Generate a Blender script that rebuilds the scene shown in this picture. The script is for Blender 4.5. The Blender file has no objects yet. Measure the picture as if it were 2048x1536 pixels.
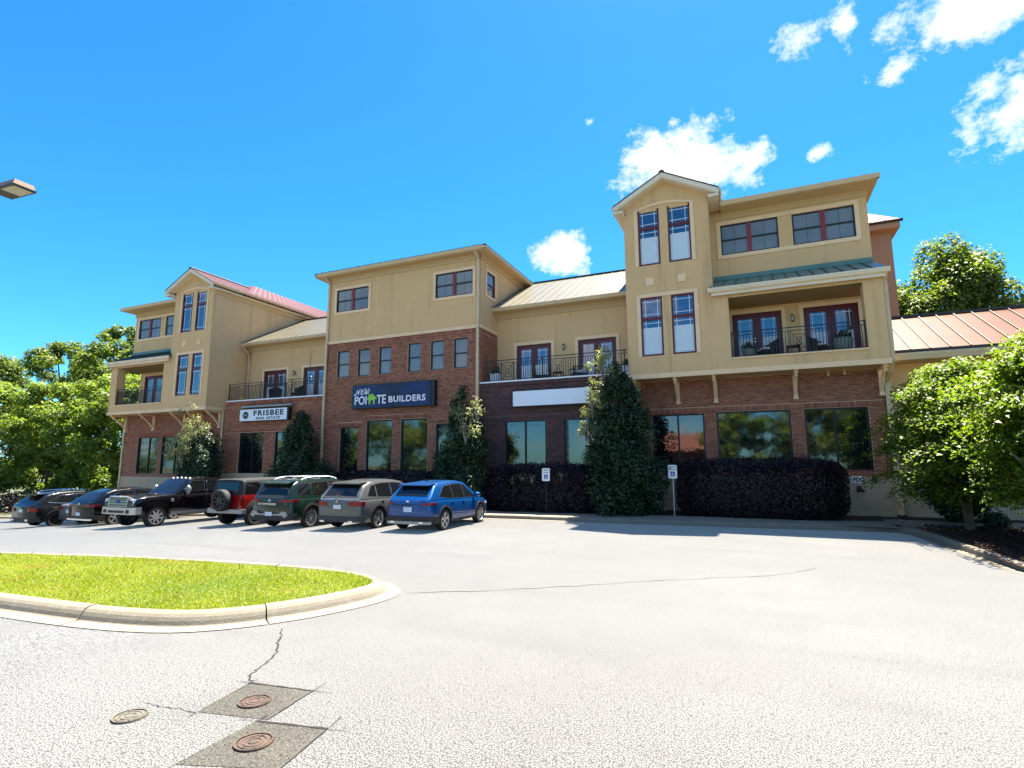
import bpy, bmesh, math, random
import numpy as np
from mathutils import Vector, Matrix
R = math.radians
random.seed(7)
rng = np.random.default_rng(11)
SC = bpy.context.scene
COL = SC.collection

# ---------------------------------------------------------------- camera
cd = bpy.data.cameras.new('camera'); cam = bpy.data.objects.new('camera', cd); COL.objects.link(cam)
cd.sensor_width = 36.0; cd.lens = 19.083; cd.clip_end = 3000; cd.clip_start = 0.05
_r = Vector((0.91597, 0.40123, -0.0024)); _u = Vector((0.06076, -0.13279, 0.98928)); _f = Vector((-0.39661, 0.90630, 0.14601))
cam.matrix_world = Matrix(((_r.x, _u.x, -_f.x, 0.0), (_r.y, _u.y, -_f.y, 0.0), (_r.z, _u.z, -_f.z, 2.2), (0, 0, 0, 1)))
SC.camera = cam

# ---------------------------------------------------------------- light
SUN_EL, SUN_AZ = 68.5, 6.0          # azimuth clockwise from +Y (the sun stands behind the building)
sd = bpy.data.lights.new('sun', 'SUN'); sun = bpy.data.objects.new('sun', sd); COL.objects.link(sun)
sd.energy = 4.9; sd.angle = R(0.5); sd.color = (1.0, 0.91, 0.77)
_sv = Vector((math.sin(R(SUN_AZ)) * math.cos(R(SUN_EL)), math.cos(R(SUN_AZ)) * math.cos(R(SUN_EL)), math.sin(R(SUN_EL))))
sun.rotation_euler = _sv.to_track_quat('Z', 'Y').to_euler(); sun.location = (10, 40, 60)

SC.view_settings.view_transform = 'Standard'; SC.view_settings.look = 'None'
SC.view_settings.gamma = 1.0; SC.view_settings.use_curve_mapping = False
SC.view_settings.exposure = 2.44

W = bpy.data.worlds.new('World'); SC.world = W; W.use_nodes = True
nt = W.node_tree; nt.nodes.clear()
def N(t, **k):
    n = nt.nodes.new(t)
    for a, b in k.items(): setattr(n, a, b)
    return n
def math_(op, a, b=None, clamp=False):
    n = N('ShaderNodeMath', operation=op, use_clamp=clamp)
    for i, v in enumerate((a, b)):
        if v is None: continue
        if isinstance(v, (int, float)): n.inputs[i].default_value = v
        else: nt.links.new(v, n.inputs[i])
    return n.outputs[0]
sky = N('ShaderNodeTexSky', sky_type='NISHITA', sun_disc=False)
sky.sun_elevation = R(SUN_EL); sky.sun_rotation = R(SUN_AZ); sky.air_density = 1.0; sky.dust_density = 0.35; sky.ozone_density = 2.0; sky.altitude = 200
hs = N('ShaderNodeHueSaturation'); hs.inputs['Saturation'].default_value = 1.30; hs.inputs['Hue'].default_value = 0.49; hs.inputs['Value'].default_value = 1.45
nt.links.new(sky.outputs[0], hs.inputs['Color'])
tn = N('ShaderNodeMix', data_type='RGBA', blend_type='MULTIPLY'); tn.inputs['Factor'].default_value = 1.0
nt.links.new(hs.outputs[0], tn.inputs['A']); tn.inputs['B'].default_value = (0.142, 0.311, 0.432, 1)
tc = N('ShaderNodeTexCoord')
def fbm(scale, detail, rough, off=(0, 0, 0), sc=(1, 1, 1)):
    mp = N('ShaderNodeMapping'); mp.inputs['Location'].default_value = off; mp.inputs['Scale'].default_value = sc
    nt.links.new(tc.outputs['Generated'], mp.inputs[0])
    n = N('ShaderNodeTexNoise'); n.inputs['Scale'].default_value = scale; n.inputs['Detail'].default_value = detail; n.inputs['Roughness'].default_value = rough
    nt.links.new(mp.outputs[0], n.inputs['Vector']); return n.outputs['Fac']
CL = [  # cloud direction, half width, half height, strength
    ((-0.068, 0.8720, 0.4790), 0.150, 0.085, 1.0), ((-0.125, 0.8572, 0.4990), 0.070, 0.062, 1.0), ((0.020, 0.8760, 0.4820), 0.085, 0.035, 0.9), ((-0.285, 0.8825, 0.3735), 0.066, 0.042, 1.0),
    ((0.2900, 0.7700, 0.5680), 0.120, 0.062, 0.95), ((0.345, 0.8300, 0.4400), 0.100, 0.072, 0.85), ((0.3500, 0.8010, 0.4900), 0.06, 0.04, 0.6),
    ((0.0987, 0.7911, 0.6037), 0.052, 0.062, 0.60), ((0.1526, 0.7923, 0.5908), 0.024, 0.042, 0.62), ((0.2132, 0.8218, 0.5284), 0.058, 0.034, 0.62),
    ((0.1183, 0.8785, 0.4628), 0.036, 0.022, 0.66), ((-0.2103, 0.8033, 0.5572), 0.020, 0.016, 0.6)]
dens = None
for c, a, b, s in CL:
    c = Vector(c).normalized(); tr = c.cross(Vector((0, 0, 1))).normalized(); tu = tr.cross(c).normalized()
    vs = N('ShaderNodeVectorMath', operation='SUBTRACT'); nt.links.new(tc.outputs['Generated'], vs.inputs[0]); vs.inputs[1].default_value = c
    q = None
    for ax, rad in ((tr, a), (tu, b)):
        d = N('ShaderNodeVectorMath', operation='DOT_PRODUCT'); nt.links.new(vs.outputs[0], d.inputs[0]); d.inputs[1].default_value = ax / (rad * 1.28)
        sq = math_('MULTIPLY', d.outputs['Value'], d.outputs['Value']); q = sq if q is None else math_('ADD', q, sq)
    dd = N('ShaderNodeVectorMath', operation='DOT_PRODUCT'); nt.links.new(tc.outputs['Generated'], dd.inputs[0]); dd.inputs[1].default_value = c
    front = math_('GREATER_THAN', dd.outputs['Value'], 0.3)
    m = math_('MULTIPLY', math_('MULTIPLY', math_('SUBTRACT', 1.0, math_('POWER', q, 0.5), True), s), front)
    dens = m if dens is None else math_('MAXIMUM', dens, m)
big = fbm(9.0, 3.0, 0.5, (2.0, 1.3, 0.4)); fine = fbm(26.0, 9.0, 0.66, (0.3, 0.1, 0.7)); wisp = fbm(60, 8, 0.7, (0.6, 4.0, 0.1), (1, 1, 2.2))
nz = math_('ADD', math_('MULTIPLY', math_('SUBTRACT', fine, 0.5), 2.0), math_('ADD', math_('MULTIPLY', math_('SUBTRACT', big, 0.5), 1.5), math_('MULTIPLY', math_('SUBTRACT', wisp, 0.5), 0.55)))
cum = math_('MULTIPLY', math_('SUBTRACT', math_('ADD', math_('MULTIPLY', dens, 1.55), nz), 0.56), 1.75, True)
cum = math_('MULTIPLY', cum, math_('GREATER_THAN', dens, 0.001))
# the same broken cumulus goes on round the sky behind the camera
sx = N('ShaderNodeSeparateXYZ'); nt.links.new(tc.outputs['Generated'], sx.inputs[0])
back = math_('MULTIPLY', math_('SUBTRACT', -0.05, sx.outputs['Y']), 3.0, True)
g2 = fbm(3.2, 9.0, 0.62, (4.2, 0.2, 1.1), (1, 1, 1.8))
cum2 = math_('MULTIPLY', math_('MULTIPLY', math_('SUBTRACT', g2, 0.49), 7.0, True), back)
cum = math_('MAXIMUM', cum, cum2)
cmix = N('ShaderNodeMix', data_type='RGBA'); nt.links.new(cum, cmix.inputs['Factor'])
nt.links.new(tn.outputs['Result'], cmix.inputs['A']); cmix.inputs['B'].default_value = (3.15, 3.2, 3.3, 1)
bg = N('ShaderNodeBackground'); bg.inputs['Strength'].default_value = 0.085; nt.links.new(cmix.outputs['Result'], bg.inputs['Color'])
wo = N('ShaderNodeOutputWorld'); nt.links.new(bg.outputs[0], wo.inputs['Surface'])

# ---------------------------------------------------------------- materials
MAT = {}
def mat(name, base, rough=0.6, metal=0.0, ior=1.45, noise=None, bump=None, island=None, coat=0.0, trans=None, wear=None, emit=None, sheen=0.0):
    m = bpy.data.materials.new(name); m.use_nodes = True; t = m.node_tree; b = t.nodes['Principled BSDF']
    b.inputs['Roughness'].default_value = rough; b.inputs['Metallic'].default_value = metal; b.inputs['IOR'].default_value = ior
    b.inputs['Base Color'].default_value = (*base, 1)
    if coat: b.inputs['Coat Weight'].default_value = coat; b.inputs['Coat Roughness'].default_value = 0.04
    if sheen: b.inputs['Sheen Weight'].default_value = sheen; b.inputs['Sheen Roughness'].default_value = 0.45; b.inputs['Sheen Tint'].default_value = (1.0, 0.95, 0.86, 1)
    L = t.links.new; nd = t.nodes.new
    geo = nd('ShaderNodeNewGeometry'); pos = geo.outputs['Position']
    cur = None
    def nz_(sc, det, ro=0.55, st=None):
        n = nd('ShaderNodeTexNoise'); n.inputs['Scale'].default_value = sc; n.inputs['Detail'].default_value = det; n.inputs['Roughness'].default_value = ro
        if st:
            mp = nd('ShaderNodeMapping'); mp.inputs['Scale'].default_value = st; L(pos, mp.inputs[0]); L(mp.outputs[0], n.inputs['Vector'])
        else: L(pos, n.inputs['Vector'])
        return n
    def ramp_(src, p0, p1):
        r = nd('ShaderNodeMapRange'); r.inputs['From Min'].default_value = p0; r.inputs['From Max'].default_value = p1; L(src, r.inputs['Value']); return r.outputs[0]
    def mix_(fac, A, B):
        x = nd('ShaderNodeMix'); x.data_type = 'RGBA'; L(fac, x.inputs['Factor'])
        for v, k in ((A, 'A'), (B, 'B')):
            if isinstance(v, tuple): x.inputs[k].default_value = (*v, 1)
            else: L(v, x.inputs[k])
        return x.outputs['Result']
    cur = tuple(base)
    if island:
        r = nd('ShaderNodeValToRGB'); L(geo.outputs['Random Per Island'], r.inputs['Fac'])
        el = r.color_ramp.elements; cols = [base] + list(island)
        while len(el) < len(cols): el.new(0.5)
        for i, c in enumerate(cols): el[i].position = i / (len(cols) - 1); el[i].color = (*c, 1)
        cur = r.outputs['Color']
    for nn in (noise or []):
        sc, p0, p1, c2 = nn[:4]; cur = mix_(ramp_(nz_(sc, nn[4] if len(nn) > 4 else 4, .55, nn[5] if len(nn) > 5 else None).outputs['Fac'], p0, p1), cur, c2)
    if not isinstance(cur, tuple): L(cur, b.inputs['Base Color'])
    if bump:
        sc, st, dist = bump; bp = nd('ShaderNodeBump'); bp.inputs['Strength'].default_value = st; bp.inputs['Distance'].default_value = dist
        L(nz_(sc, 6).outputs['Fac'], bp.inputs['Height']); L(bp.outputs[0], b.inputs['Normal'])
    if trans:
        tl = nd('ShaderNodeBsdfTranslucent'); mx = nd('ShaderNodeMixShader'); mx.inputs[0].default_value = trans[0]
        ml = nd('ShaderNodeMix'); ml.data_type = 'RGBA'; ml.blend_type = 'MULTIPLY'; ml.inputs['Factor'].default_value = 1.0
        if isinstance(cur, tuple): ml.inputs['A'].default_value = (*cur, 1)
        else: L(cur, ml.inputs['A'])
        ml.inputs['B'].default_value = (*trans[1], 1); L(ml.outputs['Result'], tl.inputs['Color'])
        L(b.outputs[0], mx.inputs[1]); L(tl.outputs[0], mx.inputs[2]); L(mx.outputs[0], t.nodes['Material Output'].inputs['Surface'])
    MAT[name] = m; return m

mat('stucco', (0.74, 0.465, 0.22), 0.9, noise=[(0.35, 0.30, 0.75, (0.66, 0.41, 0.19)), (2.6, 0.55, 0.8, (0.78, 0.50, 0.24)), (30, 0.45, 0.7, (0.62, 0.385, 0.18)), (9, 0.62, 0.75, (0.66, 0.41, 0.19)), (1.0, 0.54, 0.74, (0.54, 0.335, 0.155), 5, (2.6, 2.6, 0.16))], bump=(38, 0.5, 0.02))
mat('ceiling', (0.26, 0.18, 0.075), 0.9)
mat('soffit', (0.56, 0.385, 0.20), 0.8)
mat('trim', (0.84, 0.57, 0.33), 0.75, noise=[(1.5, 0.5, 0.8, (0.70, 0.50, 0.27))], bump=(60, 0.15, 0.01))
mat('trim_pale', (0.78, 0.64, 0.46), 0.6, noise=[(1.2, 0.5, 0.8, (0.62, 0.50, 0.33))])
mat('brick', (0.35, 0.118, 0.062), 0.85, island=[(0.26, 0.084, 0.046), (0.44, 0.165, 0.088), (0.17, 0.06, 0.038), (0.38, 0.135, 0.07)], noise=[(0.8, 0.58, 0.85, (0.22, 0.08, 0.055))], bump=(90, 0.4, 0.01))
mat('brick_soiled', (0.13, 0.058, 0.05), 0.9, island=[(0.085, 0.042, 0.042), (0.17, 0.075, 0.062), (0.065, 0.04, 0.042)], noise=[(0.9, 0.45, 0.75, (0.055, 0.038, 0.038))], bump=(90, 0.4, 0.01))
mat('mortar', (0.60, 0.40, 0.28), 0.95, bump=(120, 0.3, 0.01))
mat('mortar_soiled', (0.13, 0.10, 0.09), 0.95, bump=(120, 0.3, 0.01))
mat('block_base', (0.46, 0.36, 0.24), 0.95, noise=[(1.4, 0.5, 0.8, (0.38, 0.29, 0.19)), (14, 0.5, 0.8, (0.5, 0.4, 0.27))], bump=(16, 0.9, 0.05))
mat('frame_red', (0.105, 0.012, 0.016), 0.4)
mat('mullion_red', (0.22, 0.028, 0.028), 0.45)
mat('frame_dark', (0.012, 0.010, 0.011), 0.4)
mat('muntin', (0.75, 0.8, 0.86), 0.4)
mat('glass_sky', (0.012, 0.03, 0.075), 0.02, ior=2.3, bump=(0.9, 0.02, 0.05))
mat('glass_blind', (0.20, 0.205, 0.185), 0.08, ior=1.7, noise=[(0.8, 0.4, 0.7, (0.15, 0.16, 0.15))])
mat('glass_store', (0.006, 0.008, 0.009), 0.0, ior=2.1, bump=(1.6, 0.035, 0.06))
mat('shade', (0.55, 0.62, 0.64), 0.35, coat=0.3)
mat('gutter', (0.62, 0.45, 0.26), 0.45, noise=[(2.0, 0.5, 0.8, (0.5, 0.38, 0.22))])
mat('roof_pale', (0.145, 0.135, 0.10), 0.35, ior=1.25, noise=[(0.9, 0.5, 0.8, (0.125, 0.115, 0.08)), (5, 0.62, 0.8, (0.095, 0.08, 0.05))])
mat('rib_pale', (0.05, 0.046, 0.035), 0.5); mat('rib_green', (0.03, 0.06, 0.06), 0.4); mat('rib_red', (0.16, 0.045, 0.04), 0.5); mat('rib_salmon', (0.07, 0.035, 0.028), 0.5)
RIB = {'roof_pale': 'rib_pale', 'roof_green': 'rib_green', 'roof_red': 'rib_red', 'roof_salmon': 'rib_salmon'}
mat('roof_green', (0.10, 0.195, 0.155), 0.4, noise=[(1.2, 0.45, 0.8, (0.075, 0.15, 0.125))])
mat('roof_red', (0.085, 0.024, 0.019), 0.35, ior=1.25, noise=[(1.0, 0.5, 0.8, (0.09, 0.022, 0.019))])
mat('roof_salmon', (0.125, 0.052, 0.021), 0.33, ior=1.25, noise=[(0.35, 0.45, 0.7, (0.14, 0.072, 0.036)), (3.5, 0.6, 0.8, (0.105, 0.043, 0.017))])
mat('roof_edge', (0.035, 0.025, 0.022), 0.5)
mat('salmon_stucco', (0.46, 0.235, 0.135), 0.9, noise=[(0.5, 0.4, 0.8, (0.40, 0.20, 0.115))], bump=(38, 0.4, 0.02))
mat('iron', (0.012, 0.012, 0.013), 0.45)
mat('asphalt', (0.098, 0.0965, 0.092), 0.8, noise=[(0.16, 0.40, 0.68, (0.15, 0.148, 0.14)), (0.9, 0.50, 0.80, (0.078, 0.077, 0.072)), (0.6, 0.54, 0.74, (0.068, 0.067, 0.062), 5, (0.3, 1.7, 1)), (4.5, 0.58, 0.75, (0.125, 0.122, 0.116)), (120, 0.5, 0.62, (0.20, 0.197, 0.188), 2), (68, 0.47, 0.535, (0.009, 0.0088, 0.008), 3), (23, 0.60, 0.64, (0.018, 0.0175, 0.016), 3)], bump=(80, 0.35, 0.010), sheen=0.55)
mat('asphalt_patch', (0.052, 0.050, 0.042), 0.85, noise=[(1.4, 0.45, 0.8, (0.075, 0.071, 0.058)), (48, 0.50, 0.62, (0.014, 0.0135, 0.011), 2), (80, 0.56, 0.7, (0.13, 0.125, 0.105), 2)], bump=(60, 0.9, 0.02))
mat('crack', (0.015, 0.014, 0.013), 0.95)
mat('concrete', (0.18, 0.158, 0.115), 0.85, noise=[(1.3, 0.45, 0.8, (0.19, 0.168, 0.126)), (9, 0.5, 0.75, (0.23, 0.21, 0.175)), (60, 0.52, 0.7, (0.16, 0.14, 0.108), 3)], bump=(45, 0.5, 0.012))
mat('concrete_pan', (0.185, 0.165, 0.125), 0.85, noise=[(1.8, 0.45, 0.8, (0.25, 0.22, 0.168)), (40, 0.52, 0.7, (0.22, 0.195, 0.15), 3)], bump=(45, 0.4, 0.01))
mat('mulch', (0.045, 0.022, 0.014), 0.95, noise=[(9, 0.5, 0.75, (0.075, 0.036, 0.02)), (40, 0.5, 0.7, (0.02, 0.011, 0.008))], bump=(25, 1.0, 0.06))
mat('soil_grass', (0.06, 0.075, 0.012), 0.95, noise=[(3, 0.45, 0.75, (0.08, 0.085, 0.02))], bump=(20, 0.6, 0.03))
mat('far_ground', (0.05, 0.07, 0.025), 0.95, noise=[(0.3, 0.45, 0.75, (0.075, 0.06, 0.035))], bump=(6, 0.6, 0.05))
mat('rust', (0.072, 0.046, 0.034), 0.75, metal=0.2, noise=[(14, 0.42, 0.66, (0.034, 0.025, 0.021)), (60, 0.5, 0.7, (0.125, 0.088, 0.065))], bump=(80, 0.4, 0.008))
mat('old_lid', (0.10, 0.092, 0.072), 0.8, noise=[(18, 0.42, 0.66, (0.05, 0.045, 0.034))], bump=(60, 0.5, 0.01))
def leafmat(name, c, c2, c3, tr=0.45, tint=(1.5, 1.5, 0.5)):
    mat(name, c, 0.5, island=[c2, c3, c], trans=(tr, tint), noise=[(1.4, .56, .70, (0.26, 0.24, 0.035)), (0.5, .5, .75, (0.13, 0.20, 0.012))] if name == 'leaf_grass' else None)
leafmat('leaf_wood', (0.125, 0.19, 0.028), (0.23, 0.28, 0.045), (0.065, 0.115, 0.022), 0.48, (1.4, 1.5, 0.55))
leafmat('leaf_wood_dark', (0.10, 0.15, 0.026), (0.17, 0.21, 0.032), (0.06, 0.10, 0.02), 0.45, (1.4, 1.5, 0.5))
leafmat('leaf_dogwood', (0.105, 0.165, 0.018), (0.19, 0.245, 0.024), (0.06, 0.11, 0.014), 0.45, (1.4, 1.5, 0.45))
leafmat('leaf_holly', (0.020, 0.052, 0.016), (0.034, 0.074, 0.022), (0.012, 0.034, 0.012), 0.15, (1.2, 1.3, 0.5))
leafmat('leaf_sunlit', (0.24, 0.27, 0.11), (0.33, 0.35, 0.17), (0.17, 0.20, 0.07), 0.4, (1.3, 1.3, 0.7))  # sunlight on the shrub tips put into a paler leaf colour
leafmat('leaf_plum', (0.012, 0.006, 0.009), (0.022, 0.010, 0.015), (0.006, 0.004, 0.006), 0.1, (1.2, 0.8, 1.0))
leafmat('leaf_grass', (0.21, 0.265, 0.012), (0.30, 0.32, 0.02), (0.11, 0.18, 0.010), 0.45, (1.35, 1.35, 0.4))
mat('bark', (0.11, 0.085, 0.06), 0.9, noise=[(6, 0.45, 0.75, (0.07, 0.05, 0.036))], bump=(22, 0.8, 0.03))
mat('bark_pale', (0.24, 0.21, 0.17), 0.9, noise=[(8, 0.45, 0.75, (0.15, 0.13, 0.10))], bump=(22, 0.6, 0.02))
mat('sign_blue', (0.008, 0.014, 0.10), 0.25, noise=[(0.7, 0.45, 0.6, (0.004, 0.006, 0.03))], bump=(1.3, 0.35, 0.08))
mat('sign_white', (0.74, 0.77, 0.82), 0.35)
mat('paint_white', (0.8, 0.8, 0.8), 0.4)
mat('paint_lime', (0.30, 0.62, 0.04), 0.4)
mat('paint_black', (0.01, 0.01, 0.011), 0.4)
mat('paint_green', (0.02, 0.22, 0.12), 0.4)
mat('paint_blue', (0.01, 0.05, 0.28), 0.4)
mat('metal_grey', (0.42, 0.42, 0.42), 0.4, metal=0.8)
mat('chrome', (0.75, 0.75, 0.76), 0.08, metal=1.0)
mat('silver_trim', (0.30, 0.31, 0.32), 0.35, metal=0.6)
mat('rim_silver', (0.50, 0.51, 0.52), 0.28, metal=0.85)
mat('rim_dark', (0.03, 0.03, 0.032), 0.35, metal=0.5)
mat('rubber', (0.016, 0.016, 0.017), 0.8, bump=(40, 0.4, 0.01))
mat('plastic_black', (0.014, 0.014, 0.015), 0.55)
mat('plastic_grey', (0.035, 0.036, 0.038), 0.55)
mat('car_glass', (0.006, 0.007, 0.008), 0.02, ior=1.5)
mat('light_red', (0.22, 0.006, 0.008), 0.15)
mat('light_clear', (0.7, 0.72, 0.74), 0.1, coat=0.8)
mat('plate', (0.62, 0.68, 0.76), 0.4, noise=[(30, 0.55, 0.6, (0.25, 0.30, 0.42))])
mat('car_blue', (0.001, 0.055, 0.21), 0.3, ior=1.3, coat=0.8, metal=0.35)
mat('silver_bright', (0.46, 0.46, 0.455), 0.2, metal=0.7)
mat('car_grey', (0.095, 0.10, 0.10), 0.3, ior=1.3, coat=0.8, metal=0.4)
mat('car_green', (0.005, 0.020, 0.015), 0.28, ior=1.3, coat=0.8, metal=0.2)
mat('car_black', (0.003, 0.003, 0.0035), 0.2, ior=1.2, coat=0.7)
mat('car_charcoal', (0.006, 0.007, 0.0075), 0.25, ior=1.2, coat=0.7)
mat('car_red', (0.20, 0.006, 0.006), 0.25, ior=1.3, coat=0.7)
mat('car_silver', (0.20, 0.205, 0.21), 0.28, coat=0.7, metal=0.4)
mat('soft_top', (0.005, 0.006, 0.009), 0.6)
mat('wicker', (0.014, 0.012, 0.011), 0.7, bump=(60, 0.6, 0.01))
mat('cushion', (0.62, 0.60, 0.54), 0.9)
mat('planter_white', (0.62, 0.64, 0.66), 0.6)
mat('planter_green', (0.16, 0.20, 0.16), 0.5)
mat('bronze', (0.045, 0.032, 0.025), 0.5, metal=0.2)
mat('lamp_housing', (0.24, 0.15, 0.095), 0.5)
mat('lamp_lens', (0.42, 0.38, 0.24), 0.25, noise=[(9, 0.4, 0.7, (0.32, 0.31, 0.19))])
mat('lamp_glass', (0.40, 0.39, 0.35), 0.2)
mat('far_roof', (0.16, 0.06, 0.035), 0.7); mat('far_brick', (0.18, 0.055, 0.04), 0.9)

# ---------------------------------------------------------------- mesh helpers
OFF = {}
ID = lambda p: p
class MB:
    def __init__(s, T=ID): s.v = []; s.f = []; s.m = []; s.sm = []; s.T = T
    def add(s, vs, fs, mi=0, smooth=False):
        o = len(s.v); s.v += [s.T(tuple(p)) for p in vs]
        for f in fs: s.f.append([o + i for i in f]); s.m.append(mi); s.sm.append(smooth)
    def box(s, x0, x1, y0, y1, z0, z1, mi=0):
        v = [(x, y, z) for z in (z0, z1) for y in (y0, y1) for x in (x0, x1)]
        s.add(v, [(0, 2, 3, 1), (4, 5, 7, 6), (0, 1, 5, 4), (2, 6, 7, 3), (0, 4, 6, 2), (1, 3, 7, 5)], mi)
    def quad(s, a, b, c, d, mi=0): s.add([a, b, c, d], [(0, 1, 2, 3)], mi)
    def prism(s, poly, d, mi=0, smooth=False):      # poly of 3-D points swept by vector d
        n = len(poly); q = [(p[0] + d[0], p[1] + d[1], p[2] + d[2]) for p in poly]
        s.add(list(poly) + q, [tuple(range(n))[::-1], tuple(range(n, 2 * n))] + [(i, (i + 1) % n, n + (i + 1) % n, n + i) for i in range(n)], mi, smooth)
    def tube(s, pts, rad, n=8, mi=0, smooth=True, cap=True):
        pts = [Vector(p) for p in pts]; k = len(pts)
        if not hasattr(rad, '__len__'): rad = [rad] * k
        vs = []; up = Vector((0, 0, 1))
        for i, p in enumerate(pts):
            d = (pts[min(i + 1, k - 1)] - pts[max(i - 1, 0)]).normalized()
            a = d.cross(up if abs(d.z) < 0.95 else Vector((1, 0, 0))).normalized(); b = d.cross(a)
            for j in range(n):
                t = 2 * math.pi * j / n; vs.append(tuple(p + a * (math.cos(t) * rad[i]) + b * (math.sin(t) * rad[i])))
        fs = [(i * n + j, i * n + (j + 1) % n, (i + 1) * n + (j + 1) % n, (i + 1) * n + j) for i in range(k - 1) for j in range(n)]
        s.add(vs, fs, mi, smooth)
        if cap: s.add(vs[:n], [tuple(range(n))], mi); s.add(vs[-n:], [tuple(range(n))[::-1]], mi)
    def lathe(s, prof, c, axis='z', n=20, mi=0, smooth=True):   # prof: (radius, offset along axis)
        vs = []
        for r_, h in prof:
            for j in range(n):
                t = 2 * math.pi * j / n; a, b = r_ * math.cos(t), r_ * math.sin(t)
                vs.append({'z': (c[0] + a, c[1] + b, c[2] + h), 'y': (c[0] + a, c[1] + h, c[2] + b), 'x': (c[0] + h, c[1] + a, c[2] + b)}[axis])
        k = len(prof)
        s.add(vs, [(i * n + j, i * n + (j + 1) % n, (i + 1) * n + (j + 1) % n, (i + 1) * n + j) for i in range(k - 1) for j in range(n)], mi, smooth)
    def build(s, name, mats, parent=None, recalc=True, bevel=None):
        off = OFF.get(parent, None)
        vs = s.v if off is None else [(p[0] - off[0], p[1] - off[1], p[2] - off[2]) for p in s.v]
        me = bpy.data.meshes.new(name); me.from_pydata(vs, [], s.f)
        for m in ([mats] if isinstance(mats, str) else mats): me.materials.append(MAT[m])
        me.polygons.foreach_set('material_index', s.m); me.polygons.foreach_set('use_smooth', s.sm)
        if recalc:
            bm = bmesh.new(); bm.from_mesh(me); bmesh.ops.recalc_face_normals(bm, faces=bm.faces); bm.to_mesh(me); bm.free()
        if any(s.sm): me.set_sharp_from_angle(angle=R(40))
        o = bpy.data.objects.new(name, me); COL.objects.link(o)
        if parent is not None: o.parent = parent; OFF[o] = off
        if bevel:
            md = o.modifiers.new('edge', 'BEVEL'); md.width = bevel; md.segments = 2; md.limit_method = 'ANGLE'
        return o
def fast_mesh(name, V, F, mats, mi=None, parent=None, kind=None, smooth=False):
    V = np.asarray(V, dtype=np.float32); F = np.asarray(F, dtype=np.int32)
    off = OFF.get(parent)
    if off is not None: V = V - np.array(off, dtype=np.float32)
    me = bpy.data.meshes.new(name); k = F.shape[1]
    me.vertices.add(len(V)); me.vertices.foreach_set('co', V.ravel())
    me.loops.add(F.size); me.loops.foreach_set('vertex_index', F.ravel())
    me.polygons.add(len(F)); me.polygons.foreach_set('loop_start', np.arange(0, F.size, k, dtype=np.int32)); me.polygons.foreach_set('loop_total', np.full(len(F), k, dtype=np.int32))
    for m in ([mats] if isinstance(mats, str) else mats): me.materials.append(MAT[m])
    if mi is not None: me.polygons.foreach_set('material_index', np.asarray(mi, dtype=np.int32))
    if smooth: me.polygons.foreach_set('use_smooth', np.ones(len(F), dtype=bool))
    me.update(calc_edges=True)
    o = bpy.data.objects.new(name, me); COL.objects.link(o)
    if parent is not None: o.parent = parent; OFF[o] = off
    if kind: o['kind'] = kind
    return o
def tag(o, label, cat, group=None):
    o['label'] = label; o['category'] = cat
    if group: o['group'] = group
    return o
def thing(name, label, cat, loc=(0, 0, 0), rz=0.0, group=None):
    o = bpy.data.objects.new(name, None); COL.objects.link(o); o.location = loc; o.rotation_euler = (0, 0, rz); o.empty_display_size = 0.2
    OFF[o] = tuple(loc) if rz == 0 else (0, 0, 0)
    return tag(o, label, cat, group)
def local(o): OFF[o] = (0, 0, 0); return o
def struct(o): o['kind'] = 'structure'; return o
def copy_tree(o, parent=None):
    c = o.copy(); COL.objects.link(c)
    if parent is not None: c.parent = parent
    for ch in list(o.children): copy_tree(ch, c)
    return c
def gz(x):        # the lot falls gently away to the left
    if x > -6: return 0.0
    x = max(x, -48.0)
    return -0.00115 * (x + 6) ** 2 if x > -34 else -0.90 - 0.035 * (-34 - x)

# ---------------------------------------------------------------- ground
def sheet(name, xs, ys, zfun, m):
    V = [(x, y, zfun(x, y)) for y in ys for x in xs]; nx = len(xs)
    F = [(j * nx + i, j * nx + i + 1, (j + 1) * nx + i + 1, (j + 1) * nx + i) for j in range(len(ys) - 1) for i in range(nx - 1)]
    return struct(fast_mesh(name, V, F, m, smooth=True))
gx = [-900, -400, -200, -120, -80] + list(np.arange(-64, 30, 2.0)) + [40, 80, 200, 400, 900]
def kerb_y(x): return 20.75 + 0.085 * (x + 5) if x > -5 else 20.75 + 0.012 * (x + 5)
sheet('terrain', gx, [-900, -300, -120, -60, -30, 0, 12, 21, 24, 30, 60, 120, 300, 900], lambda x, y: gz(x) - 0.06, 'far_ground')
# parking lot as a strip whose far edge follows the kerb
xs = list(np.arange(-64, 4.0, 1.0)) + [4.2, 4.45, 8, 14, 30]
V = []; ys_ = np.linspace(0, 1, 12)
for t in ys_:
    for x in xs:
        y1 = kerb_y(min(x, 4.4)) + 0.03; y0 = -26.0; V.append((x, y0 + (y1 - y0) * t, gz(x)))
nx = len(xs)
lot = struct(fast_mesh('parking_lot', V, [(j * nx + i, j * nx + i + 1, (j + 1) * nx + i + 1, (j + 1) * nx + i) for j in range(11) for i in range(nx - 1)], 'asphalt', smooth=True))
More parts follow.
